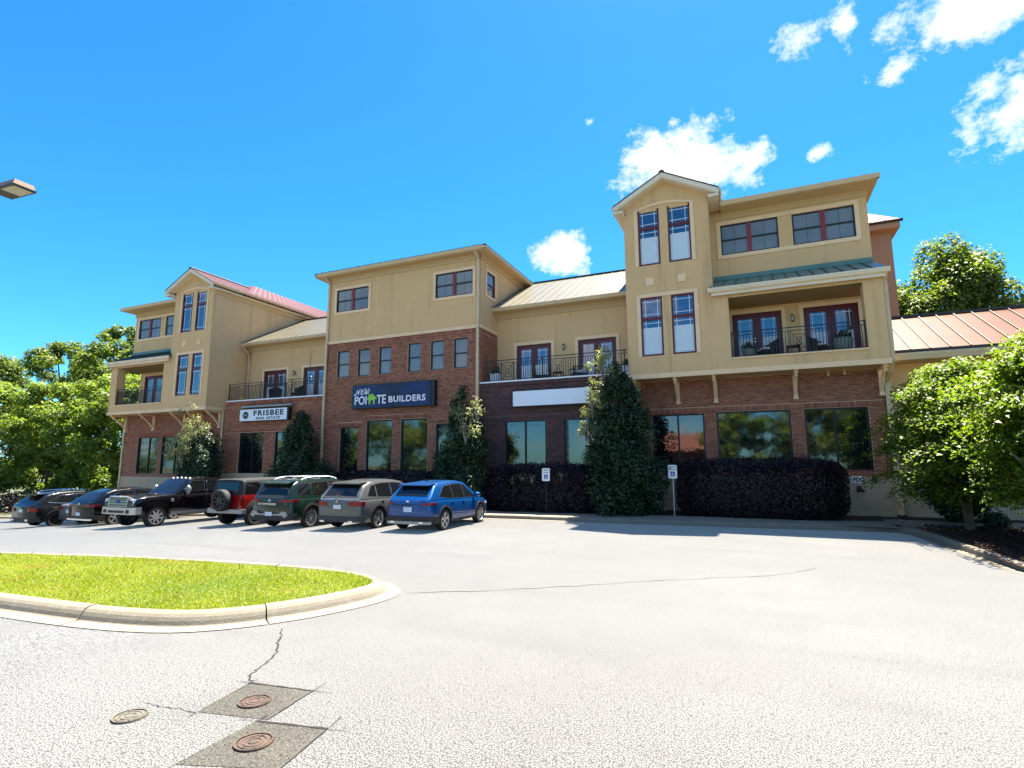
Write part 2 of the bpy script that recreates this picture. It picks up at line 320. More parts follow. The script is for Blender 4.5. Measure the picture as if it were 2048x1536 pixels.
# cracks, cut lines and repair patches of the lot
def ribbon(pts, w, z, jit=0.0, sub=6, seed=1):
    rg = random.Random(seed); P = []
    for a, b in zip(pts[:-1], pts[1:]):
        for i in range(sub): t = i / sub; P.append((a[0] + (b[0] - a[0]) * t, a[1] + (b[1] - a[1]) * t))
    P.append(pts[-1]); P = [(p[0] + rg.uniform(-jit, jit), p[1] + rg.uniform(-jit, jit)) for p in P]
    mb = MB(); n = len(P); L = []
    for i, p in enumerate(P):
        q0, q1 = P[max(i - 1, 0)], P[min(i + 1, n - 1)]; dx, dy = q1[0] - q0[0], q1[1] - q0[1]; l = math.hypot(dx, dy) or 1
        ww = w * rg.uniform(0.45, 1.25) / 2; L.append(((p[0] - dy / l * ww, p[1] + dx / l * ww, z + gz(p[0])), (p[0] + dy / l * ww, p[1] - dx / l * ww, z + gz(p[0]))))
    mb.add([q for pr in L for q in pr], [(2 * i, 2 * i + 1, 2 * i + 3, 2 * i + 2) for i in range(n - 1)]); return mb
ribbon([(-5.96, 5.85), (-5.7, 5.57), (-5.51, 5.33), (-5.29, 5.13), (-5.15, 4.83), (-4.98, 4.48), (-4.81, 4.34)], 0.022, 0.004, 0.022, 7, 3).build('crack', 'crack', lot)
ribbon([(-5.56, 8.28), (-4.2, 9.06), (-3.1, 9.91), (-1.91, 10.88), (-0.89, 11.56), (0.37, 12.46), (1.18, 13.6)], 0.018, 0.004, 0.05, 6, 4).build('crack', 'crack', lot)
ribbon([(-5.35, 3.60), (-5.1, 3.63), (-4.72, 3.68)], 0.008, 0.004, 0.02, 6, 5).build('crack', 'crack', lot)
P1 = [(-4.81, 4.34), (-4.08, 4.44), (-4.0, 3.82), (-4.70, 3.68)]; P2 = [(-4.06, 3.76), (-3.40, 3.89), (-3.29, 3.28), (-4.05, 3.02)]
for k, P in enumerate((P1, P2)):
    mb = MB(); mb.add([(x, y, 0.004) for x, y in P], [(0, 1, 2, 3)]); mb.build('asphalt_patch', 'asphalt_patch', lot)
    e = lambda a, b, s0, s1: [(a[0] + (b[0] - a[0]) * s0, a[1] + (b[1] - a[1]) * s0), (a[0] + (b[0] - a[0]) * s1, a[1] + (b[1] - a[1]) * s1)]
    ribbon(e(P[0], P[1], 0.0, 1.0), 0.032, 0.008, 0.004, 8, 11 + k).build('saw_cut', 'crack', lot)
    ribbon(e(P[0], P[1], -0.25, 1.3), 0.008, 0.0085, 0.002, 8, 13 + k).build('saw_cut', 'crack', lot)
    ribbon(e(P[0], P[3], -0.15, 1.15), 0.009, 0.0088, 0.003, 8, 15 + k).build('saw_cut', 'crack', lot)
    ribbon(e(P[1], P[2], -0.35, 1.0), 0.007, 0.0092, 0.003, 8, 17 + k).build('saw_cut', 'crack', lot)
def cover(x, y, rad, z, m, label, rz):
    t = thing('manhole_cover', label, 'utility cover', (x, y, z), rz, 'utility covers in the asphalt'); local(t)
    mb = MB(); mb.lathe([(0, 0.012), (rad * .25, 0.012), (rad * .27, 0.006), (rad * .33, 0.006), (rad * .35, 0.012), (rad * .52, 0.012), (rad * .54, 0.006), (rad * .6, 0.006), (rad * .62, 0.012), (rad * .78, 0.012), (rad * .8, 0.006), (rad * .86, 0.006), (rad * .86, 0.004)], (0, 0, 0), 'z', 28)
    for a in (0.6, 3.7): mb.box(rad * .7 * math.cos(a) - .012, rad * .7 * math.cos(a) + .012, rad * .7 * math.sin(a) - .006, rad * .7 * math.sin(a) + .006, .012, .016)
    mb.build('lid', m, t)
    mb = MB(); mb.lathe([(rad * .89, 0.0), (rad * .89, 0.014), (rad, 0.016), (rad * 1.03, 0.0)], (0, 0, 0), 'z', 28); mb.build('ring', 'rust' if m == 'rust' else 'old_lid', t)
cover(-4.40, 4.03, 0.145, 0.0045, 'rust', 'rusty round cover in the farther of the two dark asphalt patches', 0.4)
cover(-3.78, 3.48, 0.150, 0.0045, 'rust', 'rusty round cover in the nearer dark asphalt patch', 1.1)
cover(-5.17, 3.38, 0.140, 0.0005, 'old_lid', 'grey worn cover set straight in the asphalt without a patch', 2.0)

# kerbs -----------------------------------------------------------
def smooth_path(P, n=8):
    out = []
    for i in range(len(P) - 1):
        p0, p1, p2, p3 = P[max(i - 1, 0)], P[i], P[i + 1], P[min(i + 2, len(P) - 1)]
        for k in range(n):
            t = k / n; out.append(tuple(0.5 * (2 * p1[j] + (p2[j] - p0[j]) * t + (2 * p0[j] - 5 * p1[j] + 4 * p2[j] - p3[j]) * t * t + (3 * p1[j] - p0[j] - 3 * p2[j] + p3[j]) * t ** 3) for j in range(2)))
    out.append(tuple(P[-1])); return out
def offset_path(P, d):
    o = []
    for i, p in enumerate(P):
        a, b = P[max(i - 1, 0)], P[min(i + 1, len(P) - 1)]; dx, dy = b[0] - a[0], b[1] - a[1]; l = math.hypot(dx, dy); o.append((p[0] - dy / l * d, p[1] + dx / l * d))
    return o
def kerb_run(parent, path, prof, seglen, mats, gap=0.012, mis=()):
    # path: outer pan edge, kerb on its left side; prof: (offset to the left, height, material)
    acc = [0]
    for a, b in zip(path[:-1], path[1:]): acc.append(acc[-1] + math.hypot(b[0] - a[0], b[1] - a[1]))
    L = acc[-1]; n = max(1, round(L / seglen))
    def at(s):
        i = min(max(np.searchsorted(acc, s) - 1, 0), len(path) - 2); t = (s - acc[i]) / (acc[i + 1] - acc[i])
        a, b = path[i], path[i + 1]; dx, dy = b[0] - a[0], b[1] - a[1]
        a0, b0 = path[max(i - 1, 0)], path[min(i + 2, len(path) - 1)]; dx, dy = (b0[0] - a0[0]), (b0[1] - a0[1]); l = math.hypot(dx, dy)
        return a[0] + (b[0] - a[0]) * t, a[1] + (b[1] - a[1]) * t, -dy / l, dx / l
    for k in range(n):
        s0, s1 = L * k / n + gap / 2, L * (k + 1) / n - gap / 2; m = max(2, int((s1 - s0) / 0.28)); mb = MB(); rows = []
        dz = random.uniform(-.006, .006); dl = random.uniform(-.008, .008)
        for j in range(m + 1):
            x, y, nx_, ny_ = at(s0 + (s1 - s0) * j / m); rows.append([(x + nx_ * (o + dl * (h > .02)), y + ny_ * (o + dl * (h > .02)), gz(x) + h + dz * (h > .02)) for o, h, _ in prof])
        q = len(prof); vs = [p for r_ in rows for p in r_]
        for i in range(q - 1):
            mi = prof[i][2]; mb.add([p for r_ in rows for p in (r_[i], r_[i + 1])], [(2 * j, 2 * j + 1, 2 * j + 3, 2 * j + 2) for j in range(m)], mi, prof[i][2] == 0)
        mb.add(rows[0], [tuple(range(q))]); mb.add(rows[-1], [tuple(range(q))])
        mb.build('kerb_segment', mats, parent)
def kerb_root(label):
    o = bpy.data.objects.new('kerb', None); COL.objects.link(o); OFF[o] = (0, 0, 0); o['kind'] = 'structure'; o['label'] = label; return o
ROLL = [(0.0, 0.0, 1), (0.0, 0.012, 1), (0.22, 0.018, 0), (0.238, 0.035, 0), (0.262, 0.085, 0), (0.292, 0.13, 0), (0.33, 0.165, 0), (0.375, 0.185, 0), (0.43, 0.19, 0), (0.48, 0.182, 0), (0.51, 0.15, 0), (0.51, -0.05, 0)]
OUT = smooth_path([(-30, 3.9), (-22, 4.25), (-16, 4.45), (-12.5, 4.6), (-10.3, 4.68), (-8.9, 4.76), (-7.9, 4.90), (-7.1, 5.16), (-6.5, 5.65), (-6.02, 6.35), (-5.72, 7.1), (-5.6, 7.75), (-5.72, 8.25), (-6.1, 8.62), (-6.8, 8.92), (-8.2, 9.08), (-11.5, 8.85), (-16, 8.4), (-22, 7.8), (-30, 7.2)], 5)
ki = kerb_root('rolled concrete kerb and pan around the grass island'); kerb_run(ki, OUT, ROLL, 3.05, ['concrete', 'concrete_pan'], 0.035)
INN = offset_path(OUT, 0.47)
# back kerb along the parking row and sidewalk, right kerb along the mulch bed
STEP = [(0.0, 0.0, 0), (0.0, 0.008, 0), (0.22, 0.010, 0), (0.235, 0.12, 0), (0.26, 0.148, 0), (0.40, 0.152, 0), (0.41, -0.05, 0)]
kb = kerb_root('straight concrete kerb between the parking row and the sidewalk')
bp = [(x, kerb_y(x) - 0.22) for x in np.arange(3.9, -60.5, -0.6)][::-1]
bp2 = smooth_path(bp[-4:] + [(4.15, 21.28), (4.33, 20.9), (4.42, 20.2), (4.46, 19.0), (4.52, 17.5), (4.62, 16.0), (4.74, 14.6), (4.95, 13.2), (5.3, 12.2), (6.0, 11.5), (7.5, 11.1), (14, 10.9)], 5)
kerb_run(kb, bp, STEP, 3.0, ['concrete', 'concrete_pan'])
kr = kerb_root('curving concrete kerb edging the mulch bed under the yellow-green trees'); kerb_run(kr, bp2[12:], STEP, 2.2, ['concrete', 'concrete_pan'], 0.02)
# sidewalk slabs between kerb and planting bed
sw = bpy.data.objects.new('sidewalk', None); COL.objects.link(sw); OFF[sw] = (0, 0, 0); sw['kind'] = 'structure'
x = 4.2
while x > -46:
    w = 1.62; mb = MB(); a, b = x - w + .008, x - .008
    za, zb_ = gz(a) + 0.150, gz(b) + 0.150
    ya, yb = kerb_y(a) + 0.195, kerb_y(b) + 0.195
    mb.add([(a, ya, za), (b, yb, zb_), (b, yb + 1.55, zb_ + .02), (a, ya + 1.55, za + .02), (a, ya, za - .2), (b, yb, zb_ - .2), (b, yb + 1.55, zb_ - .2), (a, ya + 1.55, za - .2)], [(0, 1, 2, 3), (4, 7, 6, 5), (0, 4, 5, 1), (3, 2, 6, 7), (0, 3, 7, 4), (1, 5, 6, 2)])
    mb.build('sidewalk_slab', 'concrete_pan', sw); x -= w
x = 4.216
while x < 16:
    mb = MB(); mb.box(x + .008, x + 1.6 - .008, 22.6 + (x - 4) * .06, 24.25 + (x - 4) * .06, 0.0, 0.165); mb.build('sidewalk_slab', 'concrete_pan', sw); x += 1.6
mb = MB(); mb.add([(-46, 21.5, gz(-46) + .11)] + [(x, 21.5 + .4, gz(x) + .11) for x in np.arange(-44, 5, 2)] + [(4.2, 22.3, .11), (4.2, 25.4, .2)] + [(x, 25.4, gz(x) + .2) for x in np.arange(4, -46, -2)] + [(-46, 25.4, gz(-46) + .2)], [])
V = []; xs = list(np.arange(-46, 4.1, 1.0)) + [4.4]
for t in (0, .5, 1):
    for x in xs: V.append((x, 21.4 + t * 5.0, gz(x) + .125 + .06 * t + random.uniform(-.015, .015)))
nx = len(xs); struct(fast_mesh('planting_bed', V, [(j * nx + i, j * nx + i + 1, (j + 1) * nx + i + 1, (j + 1) * nx + i) for j in range(2) for i in range(nx - 1)], 'mulch', smooth=True))
V = []; ys = list(np.arange(11.2, 22.7, .5))
for y in ys:
    for k in range(14):
        xe = 4.80 + max(0, (15.5 - y)) * .09 + (max(0, 12.6 - y) * .9); V.append((xe + (15 - xe) * k / 13, y, 0.125 + (0.05 * math.sin(k * 1.7 + y) if 0 < k else 0) + random.uniform(-.01, .01) + .02 * k / 13))
struct(fast_mesh('mulch_bed', V, [(j * 14 + i, j * 14 + i + 1, (j + 1) * 14 + i + 1, (j + 1) * 14 + i) for j in range(len(ys) - 1) for i in range(13)], 'mulch', smooth=True))
V = []
for y in (24.0, 25.2, 26.4):
    for k in range(10): V.append((4.4 + k * 1.3, y + (.3 + k * .06) * (y < 24.5), .15 + random.uniform(0, .04)))
struct(fast_mesh('planting_bed', V, [(j * 10 + i, j * 10 + i + 1, (j + 1) * 10 + i + 1, (j + 1) * 10 + i) for j in range(2) for i in range(9)], 'mulch', smooth=True))

# ---------------------------------------------------------------- building kit
def wall_panel(mb, x0, x1, z0, z1, y, holes=(), reveal=0.12, mi=0, pt=None):
    pt = pt or (lambda u, d, z: (u, y + d, z))
    xs = sorted({x0, x1} | {v for h in holes for v in h[:2] if x0 < v < x1}); zs = sorted({z0, z1} | {v for h in holes for v in h[2:4] if z0 < v < z1})
    for i in range(len(xs) - 1):
        for j in range(len(zs) - 1):
            cx, cz = (xs[i] + xs[i + 1]) / 2, (zs[j] + zs[j + 1]) / 2
            if any(h[0] < cx < h[1] and h[2] < cz < h[3] for h in holes): continue
            mb.quad(pt(xs[i], 0, zs[j]), pt(xs[i + 1], 0, zs[j]), pt(xs[i + 1], 0, zs[j + 1]), pt(xs[i], 0, zs[j + 1]), mi)
    for a, b, c, d in [h[:4] for h in holes]:
        for p, q in (((a, c), (b, c)), ((b, c), (b, d)), ((b, d), (a, d)), ((a, d), (a, c))):
            mb.quad(pt(p[0], 0, p[1]), pt(q[0], 0, q[1]), pt(q[0], reveal, q[1]), pt(p[0], reveal, p[1]), mi)
def brickwork(parent, x0, x1, z0, z1, y, holes, soldiers, m, T=ID, pt=None, proud=0.010):
    pt = pt or (lambda u, d, z: (u, y + d, z))
    rg = random.Random(int(abs(x0 * 31 + z0 * 7)))
    V = []; F = []
    def brick(a, b, c, d):
        pr = proud + rg.uniform(-.003, .003); o = len(V)
        for dep in (0.002, -pr):
            for uu, zz in ((a, c), (b, c), (b, d), (a, d)): V.append(T(pt(uu, dep, zz)))
        F.extend([(o + 4, o + 5, o + 6, o + 7), (o, o + 1, o + 5, o + 4), (o + 1, o + 2, o + 6, o + 5), (o + 2, o + 3, o + 7, o + 6), (o + 3, o, o + 4, o + 7)])
    blk = [h[:4] for h in holes] + [s for s in soldiers]
    ch, bw, jt = 0.0765, 0.214, 0.011; z = z0; row = 0
    while z < z1 - 0.03:
        za, zb = z + jt / 2, min(z + ch - jt / 2, z1); u = x0 - (bw / 2 if row % 2 else 0)
        cuts = [(h[0], h[1]) for h in blk if h[2] < (za + zb) / 2 < h[3]]
        while u < x1:
            a, b = max(u + jt / 2, x0), min(u + bw - jt / 2, x1); segs = [(a, b)]
            for c0, c1 in cuts:
                ns = []
                for s0, s1 in segs:
                    if c1 <= s0 or c0 >= s1: ns.append((s0, s1)); continue
                    if c0 > s0: ns.append((s0, c0 - .004))
                    if c1 < s1: ns.append((c1 + .004, s1))
                segs = ns
            for s0, s1 in segs:
                if s1 - s0 > .025: brick(s0, s1, za, zb)
            u += bw
        z += ch; row += 1
    for a, b, c, d in soldiers:
        hz = [h for h in holes if h[2] < d and h[3] > c]
        n = max(1, round((b - a) / ch)); w = (b - a) / n; nz = max(1, round((d - c) / 0.2)); hh = (d - c) / nz
        for i in range(n):
            for j in range(nz):
                if any(h[0] < a + (i + .5) * w < h[1] and h[2] < c + (j + .5) * hh < h[3] for h in hz): continue
                brick(a + i * w + jt / 2, a + (i + 1) * w - jt / 2, c + j * hh + jt / 2, c + (j + 1) * hh - jt / 2)
    return fast_mesh('brick_facing', V, F, m, parent=parent, kind='stuff')
def bars(mb, x0, x1, z0, z1, w, ya, yb, xs=(), zs=(), xw=None, zw=None, mi=0):
    xw = xw or w; zw = zw or w
    mb.box(x0, x0 + w, ya, yb, z0, z1, mi); mb.box(x1 - w, x1, ya, yb, z0, z1, mi)
    mb.box(x0 + w, x1 - w, ya + .002, yb, z1 - w, z1, mi); mb.box(x0 + w, x1 - w, ya + .002, yb, z0, z0 + w, mi)
    for x in xs: mb.box(x - xw / 2, x + xw / 2, ya + .004, yb, z0 + w, z1 - w, mi)
    for z in zs: mb.box(x0 + w, x1 - w, ya + .006, yb, z - zw / 2, z + zw / 2, mi)
def pane(par, T, x0, x1, z0, z1, y, m='glass_sky', name='pane'):
    mb = MB(T); mb.box(x0, x1, y, y + .012, z0, z1); return mb.build(name, m, par)
def storefront(B, T, x0, x1, z0, z1, y, xs=(), d=0.10):
    mb = MB(T); bars(mb, x0, x1, z0, z1, .07, y + d - .06, y + d + .04, xs, (), .07); w = mb.build('window', 'frame_dark', B)
    e = [x0 + .07] + [v for x in xs for v in (x - .035, x + .035)] + [x1 - .07]
    for i in range(0, len(e), 2): pane(w, T, e[i], e[i + 1], z0 + .07, z1 - .07, y + d, 'glass_store')
    return w
def dhung(B, T, x0, x1, z0, z1, y, pair=True, m='frame_dark', d=0.06, glass='glass_blind', mull='mullion_red'):
    zm = (z0 + z1) / 2; xm = (x0 + x1) / 2; mb = MB(T); bars(mb, x0, x1, z0, z1, .055, y + d - .05, y + d + .05, (), (zm,), None, .055); w = mb.build('window', m, B)
    cells = [(x0 + .055, xm - .09), (xm + .09, x1 - .055)] if pair else [(x0 + .055, x1 - .055)]
    if pair:
        mb = MB(T); mb.box(xm - .09, xm + .09, y + d - .055, y + d + .05, z0 + .03, z1 - .03); mb.build('mullion', mull, w)
    for a, b in cells:
        pane(w, T, a, b, zm + .0275, z1 - .055, y + d, glass); pane(w, T, a, b, z0 + .055, zm - .0275, y + d + .015, glass)
        mb = MB(T); c = (a + b) / 2; mb.box(c - .008, c + .008, y + d - .004, y + d, zm + .03, z1 - .055)
        if pair: mb.box(c - .008, c + .008, y + d + .011, y + d + .015, z0 + .055, zm - .03)
        mb.build('muntin', 'glass_blind' if not pair else 'plastic_grey', w)
    return w
def prairie(mb, a, b, c, d, y, q=.13, bot=True, w=.022):
    for x in (a + q, b - q): mb.box(x - w / 2, x + w / 2, y - .012, y, c, d)
    mb.box(a, b, y - .014, y - .001, d - q - w / 2, d - q + w / 2)
    if bot: mb.box(a, b, y - .014, y - .001, c + q - w / 2, c + q + w / 2)
def tall_window(B, T, x0, x1, z0, z1, zt, y, shade=True, d=0.06):
    mb = MB(T); bars(mb, x0, x1, z0, z1, .075, y + d - .06, y + d + .04, (), (zt,), None, .14); w = mb.build('window', 'frame_red', B)
    a, b = x0 + .075, x1 - .075; mt = MB(T)
    prairie(mt, a, b, zt + .07, z1 - .075, y + d); prairie(mt, a, b, z0 + .075, zt - .07, y + d)
    pane(w, T, a, b, zt + .07, z1 - .075, y + d)
    zs = z0 + .075 + (zt - z0) * (.72 if shade else 0)
    pane(w, T, a, b, zs, zt - .07, y + d)
    if shade: pane(w, T, a, b, z0 + .075, zs - .004, y + d + .004, 'shade', 'window_shade')
    mt.build('muntin', 'muntin', w); return w
def french(B, T, x0, x1, z0, z1, y, d=0.08, shade=.45, fm='frame_red'):
    xm = (x0 + x1) / 2; mb = MB(T); bars(mb, x0, x1, z0, z1, .06, y + d - .06, y + d + .06); r_ = mb.build('door', fm, B)
    for k, (a, b) in enumerate(((x0 + .06, xm - .004), (xm + .004, x1 - .06))):
        mb = MB(T); bars(mb, a, b, z0 + .06, z1 - .06, .17, y + d - .02, y + d + .03); mb.build('door_leaf', fm, r_)
        ga, gb, gc, gd = a + .17, b - .17, z0 + .23, z1 - .23; zs = gc + (gd - gc) * shade
        pane(r_, T, ga, gb, zs, gd, y + d); 
        if shade: pane(r_, T, ga, gb, gc, zs - .004, y + d + .003, 'shade', 'door_shade')
        mt = MB(T); prairie(mt, ga, gb, gc, gd, y + d, .10, True, .02); mt.build('muntin', 'muntin', r_)
    mb = MB(T); mb.lathe([(0, -.05), (.025, -.045), (.03, -.02), (.012, 0)], (xm - .10, y + d - .02, z0 + 1.0), 'y', 10); mb.lathe([(0, -.035), (.022, -.03), (.022, 0)], (xm - .10, y + d - .02, z0 + 1.15), 'y', 10)
    mb.build('handle', 'chrome', r_); return r_
def surround(B, T, x0, x1, z0, z1, y, w=.16, bottom=True, proud=.04, m='trim', arch=0.0):
    mb = MB(T); ya, yb = y - proud, y + .01
    mb.box(x0 - w, x0, ya, yb, z0 - (w if bottom else 0), z1 + w); mb.box(x1, x1 + w, ya, yb, z0 - (w if bottom else 0), z1 + w)
    if arch:
        n = 12; P = [(x0 + (x1 - x0) * i / n, yb, z1 + arch * math.sin(math.pi * i / n)) for i in range(n + 1)]; Q = [(p[0], p[1], p[2] + w) for p in P][::-1]
        mb.prism(P + Q, (0, -(proud + .014), 0))
    else: mb.box(x0, x1, ya + .002, yb, z1, z1 + w)
    if bottom: mb.box(x0, x1, ya + .002, yb, z0 - w, z0)
    return mb.build('window_surround', m, B)
def gutter(B, T, x0, x1, y, z, m='gutter', h=.15, w=.14):
    mb = MB(T); P = [(x0, y + w, z), (x0, y + w, z - h), (x0, y + .05, z - h), (x0, y + .02, z - h * .55), (x0, y, z - h * .35), (x0, y, z)]
    mb.prism(P, (x1 - x0, 0, 0)); return mb.build('gutter', m, B)
def gutter_y(B, T, y0, y1, x, z, s, m='gutter', h=.15, w=.14):     # gutter running back along Y, outer face towards s
    mb = MB(T); P = [(x - s * w, y0, z), (x - s * w, y0, z - h), (x - s * .05, y0, z - h), (x - s * .02, y0, z - h * .55), (x, y0, z - h * .35), (x, y0, z)]
    mb.prism(P, (0, y1 - y0, 0)); return mb.build('gutter', m, B)
def roof_slope(B, T, eA, eB, rA, rB, n, m, rib=.022, th=.03, name='roof_panel'):
    eA, eB, rA, rB = map(Vector, (eA, eB, rA, rB)); nrm = (eB - eA).cross(rA - eA)
    if nrm.length < 1e-6: nrm = (eB - eA).cross(rB - eA)
    nrm.normalize(); nrm = nrm if nrm.z > 0 else -nrm; along = (eB - eA).normalized()
    for i in range(n):
        a, b = i / n, (i + 1) / n; p = [eA.lerp(eB, a), eA.lerp(eB, b), rA.lerp(rB, b), rA.lerp(rB, a)]
        g = along * .003; p[1] = p[1] - g; p[2] = p[2] - g
        mb = MB(T); mb.prism([tuple(q) for q in p], tuple(nrm * th))
        if (p[0] - p[3]).length > .05:
            w = along * .035; r0, r1 = p[0] + nrm * (th - .002), p[3] + nrm * (th - .002)
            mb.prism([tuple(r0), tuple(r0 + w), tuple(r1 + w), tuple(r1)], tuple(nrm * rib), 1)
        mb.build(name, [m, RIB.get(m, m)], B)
def downspout(B, T, pts, m='gutter', w=.135, d=.09):
    mb = MB(T)
    for i, (a, b) in enumerate(zip(pts[:-1], pts[1:])):
        a = Vector(a); b = Vector(b); dr = (b - a).normalized(); sx_ = Vector((1, 0, 0)) if abs(dr.x) < .8 else Vector((0, 0, 1)); sy_ = dr.cross(sx_).normalized(); sx_ = sy_.cross(dr)
        e = dr * .03; P = [a - e + sx_ * i_ * w / 2 + sy_ * j_ * d / 2 for i_, j_ in ((-1, -1), (1, -1), (1, 1), (-1, 1))]
        mb.prism([tuple(q) for q in P], tuple(b - a + 2 * e))
    return mb.build('downspout', m, B)
def railing(B, T, x0, x1, y, z0, z1, xp=(), posts=(), gap=.12, pt=None, name='railing'):
    pt = pt or (lambda u, z, dd=0: (u, y + dd, z))
    mb = MB(T); Bx = lambda a, b, c, d, t: mb.prism([pt(a, c, -t), pt(b, c, -t), pt(b, d, -t), pt(a, d, -t)], tuple(Vector(pt(a, c, t)) - Vector(pt(a, c, -t))))
    Bx(x0, x1, z1 - .035, z1, .022); Bx(x0, x1, z1 - .17, z1 - .145, .015); Bx(x0, x1, z0 + .05, z0 + .075, .015)
    for p in posts: Bx(p - .022, p + .022, z0, z1 + .02, .024)
    for a, b in xp:
        c, d = z0 + .075, z1 - .17; cx, cz = (a + b) / 2, (c + d) / 2
        for u in (a, b): Bx(u - .012, u + .012, c, d, .012)
        for s in (-1, 1):
            A = pt(a, cz + s * (d - c) / 2, 0); C = pt(b, cz - s * (d - c) / 2, 0); mb.tube([A, C], .011, 5, 0, False)
        for k in (.33, .66):
            hw, hh = (b - a) / 2 * k, (d - c) / 2 * k; Bx(cx - hw, cx + hw, cz + hh - .008, cz + hh + .008, .008); Bx(cx - hw, cx + hw, cz - hh - .008, cz - hh + .008, .008)
            Bx(cx - hw - .008, cx - hw + .008, cz - hh, cz + hh, .008); Bx(cx + hw - .008, cx + hw + .008, cz - hh, cz + hh, .008)
    r_ = mb.build(name, 'iron', B); first = None; off = OFF[B]
    u = x0 + gap
    while u < x1 - gap / 2:
        if not any(a - .01 < u < b + .01 for a, b in xp) and not any(abs(u - p) < .05 for p in posts):
            P = T(pt(u, z0 + .07, 0))
            if first is None:
                b_ = MB(); b_.box(-.012, .012, -.012, .012, 0, z1 - .15 - z0 - .07); first = b_.build('baluster', 'iron', None); o = first
            else: o = first.copy(); COL.objects.link(o)
            o.parent = r_; o.location = (P[0] - off[0], P[1] - off[1], P[2] - off[2])
        u += gap
    return r_
def bracket(B, T, x, y, z, out=1.12, h=1.05, w=.15):
    mb = MB(T); a, b = x - w / 2, x + w / 2
    mb.box(a, b, y - .14, y, z - h, z); mb.box(a, b, y - out, y - .14, z - .13, z - .001)
    mb.box(a - .02, b + .02, y - .17, y, z - h - .05, z - h + .03)
    n = 9; P = []; Q = []
    for i in range(n + 1):
        t = i / n; yy = y - out + .10 + (out - .22) * t; zz = z - .13 - (h - .30) * (t ** 1.35); P.append((x - w * .36, yy, zz)); Q.append((x - w * .36, yy + .05, zz - .13))
    mb.prism(P + Q[::-1], (w * .72, 0, 0)); return mb.build('bracket', 'trim', B)
def lantern(x, y, z, label):
    t = thing('wall_lantern', label, 'wall lamp', (x, y, z), 0, 'black wall lanterns beside the balcony doors')
    mb = MB(); mb.lathe([(.045, 0), (.045, -.015), (0, -.02)], (x, y, z - .02), 'y', 12); mb.tube([(x, y - .01, z - .02), (x, y - .09, z + .02), (x, y - .13, z + .10)], .012, 6)
    mb.lathe([(0, .20), (.012, .19), (.03, .15), (.085, .10), (.09, .09), (.02, .088)], (x, y - .13, z), 'z', 8, 0, False); mb.lathe([(.03, -.16), (.055, -.13), (.06, -.12), (0, -.118)], (x, y - .13, z), 'z', 8, 0, False)
    for k in range(4):
        c, s_ = math.cos(k * math.pi / 2 + .78), math.sin(k * math.pi / 2 + .78); mb.tube([(x + .08 * c, y - .13 + .08 * s_, z + .09), (x + .055 * c, y - .13 + .055 * s_, z - .125)], .006, 4)
    mb.build('lantern_frame', 'iron', t); mb = MB(); mb.lathe([(.068, .088), (.047, -.118)], (x, y - .13, z), 'z', 8, 0, False); mb.build('lantern_glass', 'lamp_glass', t)

# ---------------------------------------------------------------- main building
B = thing('commercial_building', 'long three-storey tan stucco and red brick building with balconies and gabled towers', 'building', (-17.3, 25, 0))
# ---- centre block
CX0, CX1, CY = -22.30, -12.25, 24.0
T = ID
six = [(-21.43, -20.55, 7.08, 8.62), (-19.97, -19.12, 7.08, 8.62), (-18.52, -17.70, 7.08, 8.62), (-16.61, -15.79, 7.08, 8.65), (-15.19, -14.36, 7.08, 8.65), (-13.79, -12.96, 7.08, 8.65)]
lowc = [(-21.02, -19.72, 1.80, 4.26), (-19.20, -17.49, 1.80, 4.58), (-16.95, -15.27, 1.80, 4.58), (-14.79, -13.45, 1.80, 4.28)]
hc = six + lowc
mb = MB(); wall_panel(mb, CX0, CX1, 1.70, 9.08, CY, hc, .14); mb.build('mortar_bed', 'mortar', B)
sold = [(CX0, CX1, 8.86, 9.06)] + [(a - .1, b + .1, 8.66, 8.85) for a, b, c, d in ()] + [(-21.25, -19.5, 4.28, 4.50), (-19.35, -15.10, 4.60, 4.82), (-15.0, -13.2, 4.30, 4.52)]
sold += [(a - .005, b + .005, c - .11, c - .005) for a, b, c, d in six]
sold += [(v0, v1, 7.0, 8.66) for a, b, c, d in six for v0, v1 in ((a - .215, a - .005), (b + .005, b + .215))]
brickwork(B, CX0, CX1, 1.70, 9.08, CY, hc, [s for s in sold if s[3] - s[2] < 1.0], 'brick')
mb = MB(); wall_panel(mb, 24.0, 26.0, 6.0, 9.08, 0, (), pt=lambda u, d, z: (CX1 - d, u, z)); mb.build('mortar_bed', 'mortar', B)
brickwork(B, 24.0, 26.0, 6.0, 9.08, 0, (), [(24.0, 26.0, 8.86, 9.06)], 'brick', pt=lambda u, d, z: (CX1 - d, u, z))
mb = MB(); mb.box(CX0, CX1, CY - .03, 25.0, -2, 1.70); mb.build('base_wall', 'block_base', B)
mb = MB(); mb.box(CX0 + .01, CX1 - .30, 24.30, 36, -2, 13.0)
mb.build('wall_core', 'stucco', B)
upc = [(-21.65, -19.36, 10.94, 12.26), (-14.94, -12.70, 10.94, 12.26)]
mb = MB(); wall_panel(mb, CX0, CX1, 9.10, 13.1, CY, upc, .1)
sidew = [(24.68, 25.69, 11.02, 12.31)]
wall_panel(mb, 24.0, 36, 9.08, 13.1, 0, sidew, .1, pt=lambda u, d, z: (CX1 - d, u, z)); mb.quad((CX0, 24, 9.1), (CX0, 36, 9.1), (CX0, 36, 13.1), (CX0, 24, 13.1))
mb.build('wall', 'stucco', B)
mb = MB(); mb.box(CX0 - .03, CX1 + .03, CY - .045, CY + .03, 9.085, 9.25); mb.box(CX1 - .03, CX1 + .045, CY + .031, 26.0, 9.087, 9.248); mb.build('band_course', 'trim', B)
for h in upc: dhung(B, T, *h, CY); surround(B, T, *h, CY, .15)
